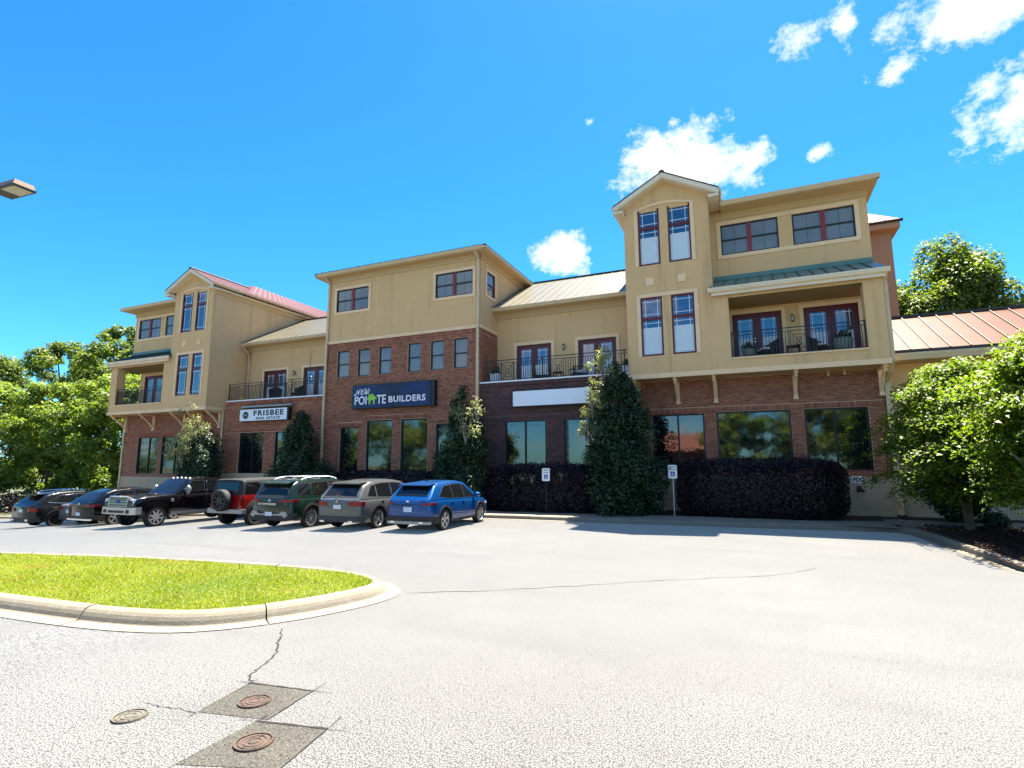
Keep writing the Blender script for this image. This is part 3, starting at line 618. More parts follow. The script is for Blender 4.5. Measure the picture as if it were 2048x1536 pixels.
ST = lambda p: (CX1 + (24.0 - p[1]), p[0], p[2])     # window plane turned to face +X
dhung(B, ST, *sidew[0], 24.0, False, 'frame_red'); surround(B, ST, *sidew[0], 24.0, .13)
for h in six: dhung(B, T, *h, CY, False, d=.11)
for h, xs_ in zip(lowc, ((), (), (), ())): storefront(B, T, *h, CY, xs_, .12)
# expansion joint lines in the stucco
mb = MB()
for x_ in (-17.5, -21.0 + 2.2): mb.box(x_ - .012, x_ + .012, CY - .006, CY + .01, 9.25, 12.9)
mb.build('stucco_joint', 'trim', B)
# eaves and hip roof
ex0, ex1, ey = CX0 - .55, CX1 + .55, CY - .62
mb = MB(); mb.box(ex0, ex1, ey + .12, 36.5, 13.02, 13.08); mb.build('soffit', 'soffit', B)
mb = MB(); mb.box(CX0 - .04, CX1 + .04, CY - .06, CY, 12.74, 13.02); mb.box(CX1, CX1 + .06, CY - .06, 30.5, 12.742, 13.018); mb.box(CX0 - .02, CX1 + .02, CY - .10, CY - .06, 12.92, 13.02); mb.box(CX1 + .06, CX1 + .10, CY - .1, 30.5, 12.922, 13.018); mb.build('frieze_board', 'soffit', B)
gutter(B, T, ex0, ex1, ey, 13.24, h=.18); gutter_y(B, T, ey, 31.0, ex1, 13.24, 1, h=.18); gutter_y(B, T, ey, 36.0, ex0, 13.24, -1, h=.18)
roof_slope(B, T, (ex0, ey, 13.22), (ex1, ey, 13.22), (-18.5, 29.0, 15.35), (-16.0, 29.0, 15.35), 22, 'roof_pale')
roof_slope(B, T, (ex1, ey, 13.22), (ex1, 37, 13.22), (-16.0, 29.0, 15.35), (-16.0, 31.5, 15.35), 24, 'roof_pale')
roof_slope(B, T, (ex0, 37, 13.22), (ex0, ey, 13.22), (-18.5, 31.5, 15.35), (-18.5, 29.0, 15.35), 24, 'roof_pale')
downspout(B, T, [(CX0 + .12, ey + .1, 13.05), (CX0 + .12, CY - .07, 12.75), (CX0 + .12, CY - .07, 9.35), (CX0 + .12, CY - .11, 9.05), (CX0 + .12, CY - .09, -.6)])
downspout(B, T, [(CX1 - .10, ey + .1, 13.05), (CX1 - .10, CY - .07, 12.75), (CX1 - .10, CY - .07, 9.35), (CX1 - .10, CY - .11, 9.05), (CX1 - .10, CY - .09, .05)])
# ---- right middle section
def middle(x0, x1, bx0, wins, doors, ztop, zd, m, mm, rail_x, xp, posts, sold_z, eave, ridge, n):
    y = 24.0; zc = ztop - .05
    mb = MB(); wall_panel(mb, bx0, x1, 1.70, zc, y, wins, .14); mb.build('mortar_bed', mm, B)
    brickwork(B, bx0, x1, 1.70, zc - .21, y, wins, [(bx0, x1, sold_z, sold_z + .2)], m)
    mb = MB(); 
    k = int((x1 - bx0) / .0765); w = (x1 - bx0) / k
    V = []; F = []
    for i in range(k):
        a, b, pr = bx0 + i * w + .005, bx0 + (i + 1) * w - .005, .035 + random.uniform(-.004, .004); o = len(V)
        for yy in (y - pr, y + .02):
            for uu, zz in ((a, zc - .205), (b, zc - .205), (b, zc - .005), (a, zc - .005)): V.append((uu, yy, zz))
        F += [(o, o + 1, o + 2, o + 3), (o, o + 4, o + 5, o + 1), (o + 1, o + 5, o + 6, o + 2), (o + 2, o + 6, o + 7, o + 3), (o + 3, o + 7, o + 4, o)]
    fast_mesh('brick_coping', V, F, m, parent=B, kind='stuff')
    mb = MB(); mb.box(bx0, x1, y - .03, y + .5, -2, 1.695); mb.build('base_wall', 'block_base', B)
    mb = MB(); mb.box(bx0, x1, y - .055, 26.0, zc, zc + .065); mb.build('balcony_slab', 'paint_white', B)
    mb = MB(); mb.box(bx0 + .01, x1 - .01, y + .25, 26.2, 1.70, zc - .01); mb.build('wall_core', mm, B)
    dh = [(a, b, zc + .07, zd) for a, b in doors]
    mb = MB(); wall_panel(mb, x0, x1, zc + .065, 10.30, 26.0, dh, .1); mb.build('wall', 'stucco', B)
    mb = MB(); mb.box(x0, x1, 26.3, 36, -2, 10.3); mb.build('wall_core', 'stucco', B)
    for h in dh: french(B, T, *h, 26.0, shade=.5); surround(B, T, *h, 26.0, .16, False)
    railing(B, T, rail_x[0], rail_x[1], 24.1, zc + .065, zc + 1.14, xp, posts)
    ez, eyy = eave; mb = MB(); mb.box(x0, x1, eyy + .12, 26.0, ez - .19, ez - .14); mb.build('soffit', 'soffit', B)
    mb = MB(); mb.box(x0, x1, 25.93, 26.0, ez - .48, ez - .19); mb.box(x0, x1, 25.88, 25.93, ez - .30, ez - .19); mb.build('frieze_board', 'soffit', B)
    gutter(B, T, x0 + .0, x1, eyy, ez, h=.17)
    roof_slope(B, T, (x0, eyy + .02, ez - .03), (x1, eyy + .02, ez - .03), (x0, ridge[0], ridge[1]), (x1, ridge[0], ridge[1]), n, 'roof_pale')
    mb = MB(); mb.box(x0, x1, ridge[0] - .1, ridge[0] + .15, ridge[1] + .02, ridge[1] + .10); mb.build('ridge_cap', 'roof_edge', B)
    roof_slope(B, T, (x1, 36.2, ez), (x0, 36.2, ez), (x1, ridge[0] + .1, ridge[1]), (x0, ridge[0] + .1, ridge[1]), n, 'roof_pale')
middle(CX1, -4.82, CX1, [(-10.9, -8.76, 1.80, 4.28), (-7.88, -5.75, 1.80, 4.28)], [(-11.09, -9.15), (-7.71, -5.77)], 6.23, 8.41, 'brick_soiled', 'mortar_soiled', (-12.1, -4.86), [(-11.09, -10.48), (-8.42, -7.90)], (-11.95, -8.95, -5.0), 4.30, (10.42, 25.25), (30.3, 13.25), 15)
storefront(B, T, -10.9, -8.76, 1.80, 4.28, 24.0, (-9.84,), .12); storefront(B, T, -7.88, -5.75, 1.80, 4.28, 24.0, (-6.70,), .12)
middle(-30.90, CX0, -30.20, [(-28.86, -26.78, 1.64, 4.15), (-25.91, -23.8, 1.64, 4.15)], [(-29.33, -27.33), (-25.88, -23.88)], 6.16, 8.33, 'brick', 'mortar', (-30.15, -22.4), [(-29.3, -28.7), (-25.3, -24.7)], (-30.13, -27.4, -24.9), 4.17, (10.22, 25.25), (30.6, 13.05), 16)
storefront(B, T, -28.86, -26.78, 1.64, 4.15, 24.0, (-27.8,), .12); storefront(B, T, -25.91, -23.8, 1.64, 4.15, 24.0, (-24.85,), .12)
mb = MB(); mb.box(-30.22, -30.19, 24.0, 26.2, -2, 6.1); mb.build('wall_core', 'stucco', B)
downspout(B, T, [(-30.72, 25.32, 10.05), (-30.72, 25.85, 9.55), (-30.72, 25.93, 9.3), (-30.72, 25.93, 6.2)])
# ---- wings
def wing(T, lowins, base_z, roofm, dark, floor_gap, low_mull):
    F0, Yb = 24.0, 25.3
    tw = [(-4.16, -3.21, 11.07, 13.72), (-2.84, -1.87, 11.07, 13.72), (-4.18, -3.23, 6.90, 9.57), (-2.85, -1.88, 6.90, 9.57)]
    # brick ground floor
    holes = [h for h in lowins]
    mb = MB(T); wall_panel(mb, -4.72, 4.93, base_z, 5.93, Yb, holes, .14); mb.quad((4.93, Yb, -2), (4.93, 36, -2), (4.93, 36, 5.93), (4.93, Yb, 5.93)); mb.build('mortar_bed', 'mortar', B)
    so = [(-4.72, 4.93, 4.44 if base_z > 1.6 else 4.45, 4.66)]
    brickwork(B, -4.72, 4.93, base_z, 5.93, Yb, holes, so, 'brick', T)
    for h, q in zip(lowins, low_mull): storefront(B, T, *h, Yb, q, .12)
    mb = MB(T); mb.box(-4.75, 4.96, Yb - .03, Yb + .4, -2.5, base_z - .005); mb.build('base_wall', 'block_base', B)
    mb = MB(T); mb.box(-4.7, 4.90, Yb + .30, 36, -2.5, 5.9); mb.box(-4.79, 4.98, 26.25, 36, 5.9, 13.9); mb.box(-4.79, 4.98, Yb + .25, 36, 9.3, 13.5); mb.build('wall_core', 'stucco', B)
    # cantilever: soffit, tower and balcony front
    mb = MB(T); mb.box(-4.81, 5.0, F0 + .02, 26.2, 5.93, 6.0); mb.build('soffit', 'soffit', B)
    mb = MB(T); mb.box(-4.84, 5.03, F0 - .035, F0 + .02, 5.90, 6.10); mb.box(-4.845, -4.81, F0 + .02, 26.2, 5.902, 6.098); mb.box(5.0, 5.035, F0 + .02, 26.2, 5.902, 6.098); mb.build('band_course', 'trim', B)
    mb = MB(T); wall_panel(mb, -4.81, -1.10, 6.0, 13.62, F0, tw, .1)
    mb.quad((-4.81, F0, 6.0), (-4.81, 36, 6.0), (-4.81, 36, 13.62), (-4.81, F0, 13.62)); mb.quad((-1.10, F0, 9.2), (-1.10, Yb + .3, 9.2), (-1.10, Yb + .3, 13.62), (-1.10, F0, 13.62))
    mb.prism([(-4.81, F0, 13.62), (-1.10, F0, 13.62), (-1.10, F0, 14.06), (-2.955, F0, 15.0), (-4.81, F0, 14.06)], (0, 12, 0)); mb.build('tower_wall', 'stucco', B)
    mb = MB(T); wall_panel(mb, -1.10, -.52, 6.0, 9.4, F0); mb.quad((-.52, F0, 6.5), (-.52, 26.0, 6.5), (-.52, 26.0, 9.2), (-.52, F0, 9.2)); wall_panel(mb, -.52, 4.33, 6.1, 6.52, F0); wall_panel(mb, -.52, 4.33, 9.14, 9.45, F0)
    mb.box(4.33, 5.0, F0, F0 + .55, 6.1, 9.45)
    mb.quad((5.0, F0 + .55, 6.1), (5.0, 26.2, 6.1), (5.0, 26.2, 6.52), (5.0, F0 + .55, 6.52)); mb.quad((5.0, F0 + .55, 9.14), (5.0, 26.2, 9.14), (5.0, 26.2, 9.6), (5.0, F0 + .55, 9.6))
    mb.build('balcony_wall', 'stucco', B)
    mb = MB(T); mb.box(-.52, 4.36, F0 - .05, 26.0, 6.50, 6.56); mb.build('balcony_slab', 'trim', B)
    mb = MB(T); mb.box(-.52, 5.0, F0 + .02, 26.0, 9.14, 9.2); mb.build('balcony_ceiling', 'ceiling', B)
    dh = [(-.45, 1.57, 6.57, 8.88), (2.42, 4.46, 6.57, 8.88)]
    mb = MB(T); wall_panel(mb, -.52, 5.0, 6.5, 9.2, 26.0, dh, .1); mb.build('wall', 'stucco', B)
    for h in dh: french(B, T, *h, 26.0, shade=.52, fm='frame_red'); surround(B, T, *h, 26.0, .15, False)
    railing(B, T, -.50, 4.31, F0 + .1, 6.56, 7.66, [(1.72, 2.32)], (-.47, 4.29))
    railing(B, T, F0 + .6, 25.95, 0, 6.56, 7.66, (), (F0 + .62,), pt=lambda u, z, dd=0: (4.9 + dd, u, z))
    # recessed top storey
    wide = [(-.69, 1.66, 11.50, 12.92), (2.21, 4.53, 11.50, 12.90)]
    mb = MB(T); wall_panel(mb, -1.10, 5.0, 9.6, 13.6, Yb, wide, .1); mb.quad((5.0, Yb, 9.2), (5.0, 36, 9.2), (5.0, 36, 13.6), (5.0, Yb, 13.6)); mb.quad((5.0, 26.2, 5.9), (5.0, 36, 5.9), (5.0, 36, 9.2), (5.0, 26.2, 9.2)); mb.build('wall', 'stucco', B)
    for h in wide: dhung(B, T, *h, Yb)
    mb = MB(T); a, b, c, d, w = -.69, 4.53, 11.50, 12.92, .17; ya, yb = Yb - .04, Yb + .01
    mb.box(a - w, a, ya, yb, c - w, d + w); mb.box(b, b + w, ya, yb, c - w, d + w); mb.box(a, b, ya + .002, yb, d, d + w); mb.box(a, b, ya + .002, yb, c - w, c); mb.build('window_surround', 'trim', B)
    for i, h in enumerate(tw):
        tall_window(B, T, *h, 12.83 if i < 2 else 8.59, F0, shade=(T is ID))
    for c, d, arch in ((11.07, 13.72, .26), (6.90, 9.57, 0)):
        mb = MB(T); ya, yb = F0 - .04, F0 + .01; w = .16
        mb.box(-4.18 - w, -4.18, ya, yb, c - .03, d + (.05 if arch else w)); mb.box(-1.87, -1.87 + w, ya, yb, c - .03, d + (.05 if arch else w))
        if arch:
            n = 14; P = [(-4.18 - w + (2.31 + 2 * w) * i / n, yb, d + .05 + arch * math.sin(math.pi * i / n) * .9 - (.0 if 0 < i < n else 0)) for i in range(n + 1)]; Q = [(-4.18 + 2.31 * i / n, yb, d + .004 + (arch - .1) * math.sin(math.pi * i / n)) for i in range(n + 1)][::-1]
            mb.prism(P + Q, (0, -(.052), 0))
        else: mb.box(-4.18, -1.87, ya + .002, yb, d, d + w)
        mb.build('window_surround', 'trim', B)
    for a in (-3.89, -2.52):
        mb = MB(T); mb.box(a, a + .34, F0 - .035, F0 + .01, 10.12, 10.46); mb.build('wall_block', 'trim', B)
    for x_ in (-4.62, -2.87, -1.28, 1.83, 4.84): bracket(B, T, x_, Yb, 5.93)
    # gabled tower roof
    ov, ry = .42, F0 - .45; xl, xr, xm = -5.20, -.62, -2.955; ze, zr = 13.93, 15.17
    yend = 36.0 if T is not ID else 33
    n_ = 24
    roof_slope(B, T, (xr, ry, ze), (xr, yend, ze), (xm, ry, zr), (xm, yend, zr), n_, roofm)
    roof_slope(B, T, (xl, yend, ze), (xl, ry, ze), (xm, yend, zr), (xm, ry, zr), n_, roofm)
    mb = MB(T)
    for s, xe in ((-1, xl), (1, xr)):
        mb.prism([(xe, ry, ze), (xm, ry, zr), (xm, ry, zr - .22), (xe, ry, ze - .22)], (0, .05, 0))
        mb.prism([(xe, ry + .05, ze - .22), (xm, ry + .05, zr - .22), (xm, ry + .05, zr - .26), (xe, ry + .05, ze - .26)], (0, .42, 0))
        mb.box(min(xe, xe - s * .45), max(xe, xe - s * .45), ry + .001, F0, ze - .34, ze - .225)
        yl = 31 if s > 0 and T is not ID else (Yb if s > 0 else 33)
        mb.box(min(xe - s * .02, xe - s * .5), max(xe - s * .02, xe - s * .5), F0, yl, ze - .30, ze - .24)
    mb.build('rake_board', 'trim_pale', B)
    mb = MB(T)
    for xe in (xl, xr): mb.prism([(xe, ry - .02, ze + .0), (xm, ry - .02, zr + .0), (xm, ry - .02, zr + .055), (xe, ry - .02, ze + .055)], (0, .06, 0))
    mb.prism([(xm - .12, ry - .03, zr - .02), (xm, ry - .03, zr + .06), (xm + .12, ry - .03, zr - .02), (xm + .12, ry - .03, zr + .05), (xm, ry - .03, zr + .12), (xm - .12, ry - .03, zr + .05)], (0, yend - ry, 0)); mb.build('ridge_cap', 'roof_edge', B)
    gutter_y(B, T, ry + .06, (31 if T is not ID else Yb - .3), xr + .1, ze + .02, 1); gutter_y(B, T, ry + .06, 33, xl - .1, ze + .02, -1)
    if T is not ID:
        mb = MB(T); mb.box(-4.88, -4.81, F0 + .02, 31, 13.35, 13.62); mb.build('frieze_board', 'soffit', B)
        roof_slope(B, T, (-5.35, 25.9, 13.75), (-.05, 25.9, 13.75), (-2.7, 28.6, 15.55), (-2.7, 28.6, 15.55), 8, roofm)
        roof_slope(B, T, (-5.35, 37, 13.75), (-5.35, 25.9, 13.75), (-2.7, 37, 15.55), (-2.7, 28.6, 15.55), 22, roofm)
    # eave of the recessed storey
    ee = Yb - 1.0; mb = MB(T); mb.box(-.62 if T is ID else -.62, 5.30, ee + .12, Yb, 13.45, 13.5); mb.box(5.0, 5.30, Yb, 36, 13.45, 13.5); mb.build('soffit', 'soffit', B)
    mb = MB(T); mb.box(-1.10, 5.04, Yb - .06, Yb, 13.18, 13.45); mb.box(-1.10, 5.04, Yb - .10, Yb - .06, 13.34, 13.45); mb.build('frieze_board', 'soffit', B)
    gutter(B, T, -.62, 5.36, ee, 13.66, h=.19); gutter_y(B, T, ee + .02, 36, 5.36, 13.655, 1, h=.185)
    roof_slope(B, T, (-.6, ee + .03, 13.63), (5.36, ee + .03, 13.63), (-.6, 30, 16.1), (1.5, 30, 16.1), 12, dark)
    roof_slope(B, T, (5.36, ee + .03, 13.63), (5.36, 36, 13.63), (1.5, 30, 16.1), (1.5, 31, 16.1), 14, dark)
    # green metal canopy over the balcony
    gy = F0 - .34; roof_slope(B, T, (-1.22, gy + .05, 9.52), (5.16, gy + .05, 9.52), (-1.08, Yb - .03, 10.30), (4.98, Yb - .03, 10.30), 13, 'roof_green', .04)
    mb = MB(T); mb.box(-1.09, 5.0, Yb - .06, Yb - .005, 10.24, 10.52); mb.box(-1.09, 5.02, Yb - .12, Yb - .06, 10.30, 10.335); mb.build('flashing', 'roof_green', B)
    mb = MB(T); mb.prism([(5.0, F0 + .0, 9.45), (5.0, Yb, 9.45), (5.0, Yb, 10.28)], (.06, 0, 0)); mb.box(-1.2, 5.1, gy + .1, F0, 9.36, 9.42); mb.build('canopy_soffit', 'trim', B)
    gutter(B, T, -1.30, 5.22, gy, 9.56, 'trim_pale', h=.17); mb = MB(T); mb.box(-1.16, 5.08, gy + .14, gy + .20, 9.24, 9.40); mb.build('fascia', 'trim_pale', B)
    downspout(B, T, [(5.08, gy + .1, 9.45), (5.08, F0 + .10, 9.15), (5.10, F0 + .16, 8.95), (5.10, F0 + .16, 6.05), (5.06, F0 + .5, 5.7), (5.02, Yb - .06, 5.35), (5.02, Yb - .06, .25 if T is ID else -1.0)])
    return wide
wing(ID, [(-4.09, -1.82, 1.80, 4.41), (-1.32, 1.59, 1.80, 4.43), (2.09, 4.35, 1.92, 4.43)], 1.70, 'roof_red', 'roof_pale', 0, [(-2.95,), (), (3.17,)])
def TL(p): return (-30.90 - (p[0] + 4.81), p[1] - .9, p[2] - .30 if p[2] > -1.9 else p[2])
wing(TL, [(1.28, 3.50, 1.88, 4.42), (-1.9, .98, 1.88, 4.42), (-4.3, -2.4, 1.88, 4.42)], 1.72, 'roof_red', 'roof_pale', 0, [(2.35,), (-.35,), ()])
downspout(B, T, [(-30.86, 24.36, 5.7), (-30.86, 24.36, -.9)])
mb = MB(); mb.box(5.085, 5.175, 25.2, 25.28, .25, 5.9); mb.build('downspout', 'gutter', B)
for x_ in (4.98, 5.13):
    mb = MB(); mb.box(x_ - .055, x_ + .055, 25.16, 25.30, .12, .26); mb.build('drain_boot', 'plastic_black', B)

# ---- wall fixtures that hang on the building
lantern(-8.47, 26.0, 8.1, 'black wall lantern between the balcony doors above the blank white sign')
lantern(1.98, 26.0, 8.45, 'black wall lantern between the balcony doors under the green canopy')
lantern(-26.62, 26.0, 8.02, 'black wall lantern between the balcony doors above the FRISBEE sign')
for x_, w_ in ((3.05, 'left'), (3.62, 'right')):
    t = thing('soffit_spotlight', 'small pale spotlight under the soffit, nearer the %s bracket of the pair' % ('middle' if w_ == 'left' else 'corner'), 'spotlight', (x_, 25.1, 5.93), 0, 'soffit spotlights above the corner window')
    mb = MB(); mb.lathe([(.05, 0), (.05, -.03), (.015, -.035), (.015, -.08), (0, -.08)], (x_, 25.1, 5.93), 'z', 10); mb.build('base', 'trim', t)
    mb = MB(); mb.lathe([(0, -.07), (.035, -.075), (.05, -.18), (.055, -.20), (0, -.205)], (x_, 25.1, 5.93), 'z', 10); mb.build('bulb', 'trim_pale', t)
def text(body, size, x, y, z, m, parent, name, align='LEFT', width=1.0, ext=.006, shear=0, bold=0.0, space=1.0, RT=None, fit=None):
    c = bpy.data.curves.new(name, 'FONT'); c.body = body; c.size = size; c.extrude = ext; c.align_x = align; c.shear = shear; c.offset = bold; c.space_character = space; c.resolution_u = 3
    o = bpy.data.objects.new('tmp', c); COL.objects.link(o); bpy.context.view_layer.update()
    me = bpy.data.meshes.new_from_object(o.evaluated_get(bpy.context.evaluated_depsgraph_get())); bpy.data.objects.remove(o)
    if fit:
        co = np.empty(len(me.vertices) * 3, np.float32); me.vertices.foreach_get('co', co); co = co.reshape(-1, 3); a0, b0 = co.min(0), co.max(0)
        me.transform(Matrix.Diagonal((fit[0] / (b0[0] - a0[0]), fit[1] / (b0[1] - a0[1]), 1, 1)) @ Matrix.Translation((-a0[0], -a0[1], 0))); width = 1.0
    M = Matrix(((width, 0, 0, x), (0, 0, -1, y), (0, 1, 0, z), (0, 0, 0, 1))) if RT is None else RT @ Matrix.Diagonal((width, 1, 1, 1))
    off = OFF.get(parent, (0, 0, 0)); me.transform(Matrix.Translation((-off[0], -off[1], -off[2])) @ M if RT is None else M); me.materials.clear(); me.materials.append(MAT[m])
    q = bpy.data.objects.new(name, me); COL.objects.link(q); q.parent = parent; OFF[q] = off; return q
def stroke(mb, pts, w, y, d=.012):
    for a, b in zip(pts[:-1], pts[1:]):
        dx, dz = b[0] - a[0], b[1] - a[1]; l = math.hypot(dx, dz); ux, uz = dx / l, dz / l; e = w * .45
        a2 = (a[0] - ux * e, a[1] - uz * e); b2 = (b[0] + ux * e, b[1] + uz * e); px_, pz_ = -uz * w / 2, ux * w / 2
        y -= .0004; mb.prism([(a2[0] + px_, y, a2[1] + pz_), (b2[0] + px_, y, b2[1] + pz_), (b2[0] - px_, y, b2[1] - pz_), (a2[0] - px_, y, a2[1] - pz_)], (0, d, 0))
# NEW POINTE BUILDERS banner sign
t = thing('banner_sign', 'dark blue NEW POINTE BUILDERS banner sign with lime house on brick', 'sign', (-17.4, 23.85, 5.2))
mb = MB(); mb.box(-20.0, -14.72, 23.70, 23.97, 5.19, 6.52); mb.build('sign_box', 'frame_dark', t)
V = []; n1, n2 = 40, 12
for j in range(n2 + 1):
    for i in range(n1 + 1):
        u, v = i / n1, j / n2; dep = .022 * math.exp(-((v - .62 - .03 * math.sin(u * 5)) / .05) ** 2) * math.exp(-((u - .44) / .17) ** 2) + .018 * max(0, math.sin((u * 1.9 + v * .9) * 4)) * (v > .45) + .01 * math.sin(u * 14 + v * 3); V.append((-19.93 + 5.0 * u, 23.678 - dep * math.sin(math.pi * v) * 1.0, 5.24 + 1.22 * v))
fast_mesh('banner', V, [(j * (n1 + 1) + i, j * (n1 + 1) + i + 1, (j + 1) * (n1 + 1) + i + 1, (j + 1) * (n1 + 1) + i) for j in range(n2) for i in range(n1)], 'sign_blue', parent=t, smooth=True)
ys_ = 23.655
text('POI', .60, -19.77, ys_, 5.41, 'paint_white', t, 'lettering', bold=.012, fit=(.80, .48))
text('TE', .60, -18.30, ys_, 5.42, 'paint_white', t, 'lettering', bold=.012, fit=(.60, .48))
text('BUILDERS', .43, -17.52, ys_, 5.46, 'paint_white', t, 'lettering', bold=.012, space=1.12, fit=(2.30, .34))
mb = MB(); stroke(mb, [(-19.83, 5.99), (-19.76, 5.94), (-19.70, 6.0), (-19.60, 6.22), (-19.55, 5.99), (-19.42, 6.26)], .045, ys_)
stroke(mb, [(-19.17, 6.25), (-19.30, 6.22), (-19.34, 6.14), (-19.22, 6.12), (-19.36, 6.08), (-19.36, 5.99), (-19.2, 5.98)], .042, ys_)
stroke(mb, [(-19.05, 6.3), (-19.12, 6.05), (-19.06, 5.99), (-18.96, 6.2), (-18.98, 6.0), (-18.88, 6.04), (-18.80, 6.18), (-18.86, 6.26)], .042, ys_); mb.build('lettering', 'paint_white', t)
mb = MB(); hx = -18.63
mb.prism([(hx - .34, ys_, 5.72), (hx, ys_, 6.0), (hx + .34, ys_, 5.72), (hx + .30, ys_, 5.68), (hx + .2, ys_, 5.68), (hx + .2, ys_, 5.42), (hx + .09, ys_, 5.42), (hx + .09, ys_, 5.63), (hx - .09, ys_, 5.63), (hx - .09, ys_, 5.42), (hx - .2, ys_, 5.42), (hx - .2, ys_, 5.68), (hx - .30, ys_, 5.68)], (0, .015, 0))
mb.box(hx - .22, hx - .14, ys_ + .001, ys_ + .014, 5.8, 5.99); mb.build('house_emblem', 'paint_lime', t)
# FRISBEE REAL ESTATE sign
t = thing('box_sign', 'white FRISBEE REAL ESTATE box sign with black round emblem', 'sign', (-26.6, 23.9, 4.8))
mb = MB(); mb.box(-28.64, -24.64, 23.72, 23.97, 4.79, 5.56); mb.build('sign_box', 'frame_dark', t)
mb = MB(); mb.box(-28.58, -24.76, 23.705, 23.719, 4.83, 5.52); mb.build('sign_face', 'sign_white', t)
mb = MB(); mb.box(-28.45, -24.4, 23.66, 23.97, 5.64, 5.72); mb.build('light_bar', 'silver_trim', t)
c = text('FRISBEE', .46, -27.42, 23.70, 5.11, 'paint_black', t, 'lettering', bold=.014, space=1.2, fit=(2.42, .34))
c = text('REAL ESTATE', .19, -27.2, 23.70, 4.89, 'paint_black', t, 'lettering', bold=.004, space=1.15, shear=.15, fit=(1.95, .15))
mb = MB(); mb.lathe([(0, -.008), (.215, -.008), (.215, 0)], (-28.08, 23.704, 5.175), 'y', 28); mb.build('emblem', 'paint_black', t)
mb = MB(); mb.lathe([(.235, -.006), (.235, -.009), (.26, -.009), (.26, 0)], (-28.08, 23.704, 5.175), 'y', 28); mb.build('emblem_ring', 'metal_grey', t)
mb = MB(); mb.box(-28.22, -27.94, 23.690, 23.6955, 5.185, 5.225); mb.box(-28.20, -27.96, 23.690, 23.6955, 5.13, 5.155); mb.build('emblem_bar', 'metal_grey', t)
# blank sign
t = thing('box_sign', 'blank pale white box sign on the soiled brick under the balcony', 'sign', (-8.4, 23.9, 4.9))
mb = MB(); mb.box(-10.40, -6.42, 23.70, 23.97, 4.89, 5.68); mb.build('sign_box', 'frame_dark', t)
mb = MB(); mb.box(-10.32, -6.56, 23.685, 23.699, 4.93, 5.64); mb.build('sign_face', 'sign_white', t)
# FDC plate and connection
t = thing('wall_plate', 'white FDC wall plate at the end of the plum hedge', 'sign', (3.73, 25.2, 1.4))
mb = MB(); mb.box(3.55, 3.92, 25.235, 25.262, 1.43, 1.70); mb.build('plate', 'paint_white', t); text('FDC', .235, 3.585, 25.23, 1.485, 'paint_black', t, 'lettering', bold=.008, width=.86)
t = thing('fire_connection', 'dark twin hose fire connection under the FDC plate', 'hydrant', (3.75, 25.2, 1.2))
mb = MB(); mb.lathe([(.11, 0), (.11, -.02), (.06, -.03), (.06, -.08), (0, -.08)], (3.78, 25.26, 1.22), 'y', 14); mb.build('flange', 'bronze', t)
for dx in (-.08, .08):
    mb = MB(); mb.tube([(3.78 + dx * .4, 25.2, 1.22), (3.78 + dx, 25.10, 1.17), (3.78 + dx * 1.1, 25.02, 1.13)], [.045, .045, .05], 10); mb.build('hose_inlet', 'bronze', t)
t = thing('alarm_bell', 'small black alarm bell on the tan base wall by downspout', 'bell', (4.3, 25.2, 1.5))
mb = MB(); mb.lathe([(0, -.10), (.06, -.095), (.10, -.05), (.11, -.03), (.11, 0)], (4.31, 25.26, 1.56), 'y', 16); mb.build('gong', 'plastic_black', t); mb = MB(); mb.box(4.25, 4.37, 25.20, 25.262, 1.62, 1.74); mb.build('housing', 'plastic_black', t)
# accessible parking signs
def hsign(x, y, label, z0, pm='metal_grey'):
    t = thing('parking_sign', label, 'sign', (x, y, z0), 0, 'reserved parking signs along the sidewalk')
    mb = MB(); mb.tube([(x, y + .02, z0 - .2), (x, y + .02, z0 + 2.0)], .026, 8); mb.build('post', pm, t)
    mb = MB(); n = 5; P = []
    for cx, cz, a0 in ((x + .13, z0 + 1.95, 0), (x - .13, z0 + 1.95, 90), (x - .13, z0 + 1.50, 180), (x + .13, z0 + 1.50, 270)):
        for k in range(n): a = R(a0 + 90 * k / (n - 1)); P.append((cx + .04 * math.cos(a), y - .012, cz + .04 * math.sin(a)))
    mb.prism(P, (0, .008, 0)); mb.build('sign_plate', 'paint_white', t)
    text('RESERVED', .075, x, y - .014, z0 + 1.89, 'paint_green', t, 'lettering', 'CENTER', .82, .001, bold=.002); text('PARKING', .075, x, y - .014, z0 + 1.79, 'paint_green', t, 'lettering', 'CENTER', .82, .001, bold=.002)
    mb = MB(); mb.box(x - .085, x + .085, y - .0145, y - .012, z0 + 1.54, z0 + 1.73); mb.build('symbol_panel', 'paint_blue', t)
    mb = MB(); stroke(mb, [(x - .01, z0 + 1.69), (x - .005, z0 + 1.62), (x + .035, z0 + 1.62), (x + .05, z0 + 1.57)], .016, y - .0148, .001); mb.lathe([(0, -.001), (.014, -.001)], (x - .012, y - .0155, z0 + 1.71), 'y', 10)
    stroke(mb, [(x - .01 + .04 * math.cos(a) - .01, z0 + 1.595 + .04 * math.sin(a)) for a in [R(q) for q in range(110, 360, 30)]], .011, y - .0148, .001); mb.build('wheelchair_symbol', 'paint_white', t)
hsign(-2.92, 22.55, 'reserved accessible parking sign on thin post before the tan base wall', .16)
hsign(-8.02, 21.88, 'reserved accessible parking sign standing before the ragged plum shrub', .03, 'iron')
t = thing('pipe_stub', 'twin grey pipe stubs at the base wall beside sign post', 'pipe', (-3.75, 24.9, .15))
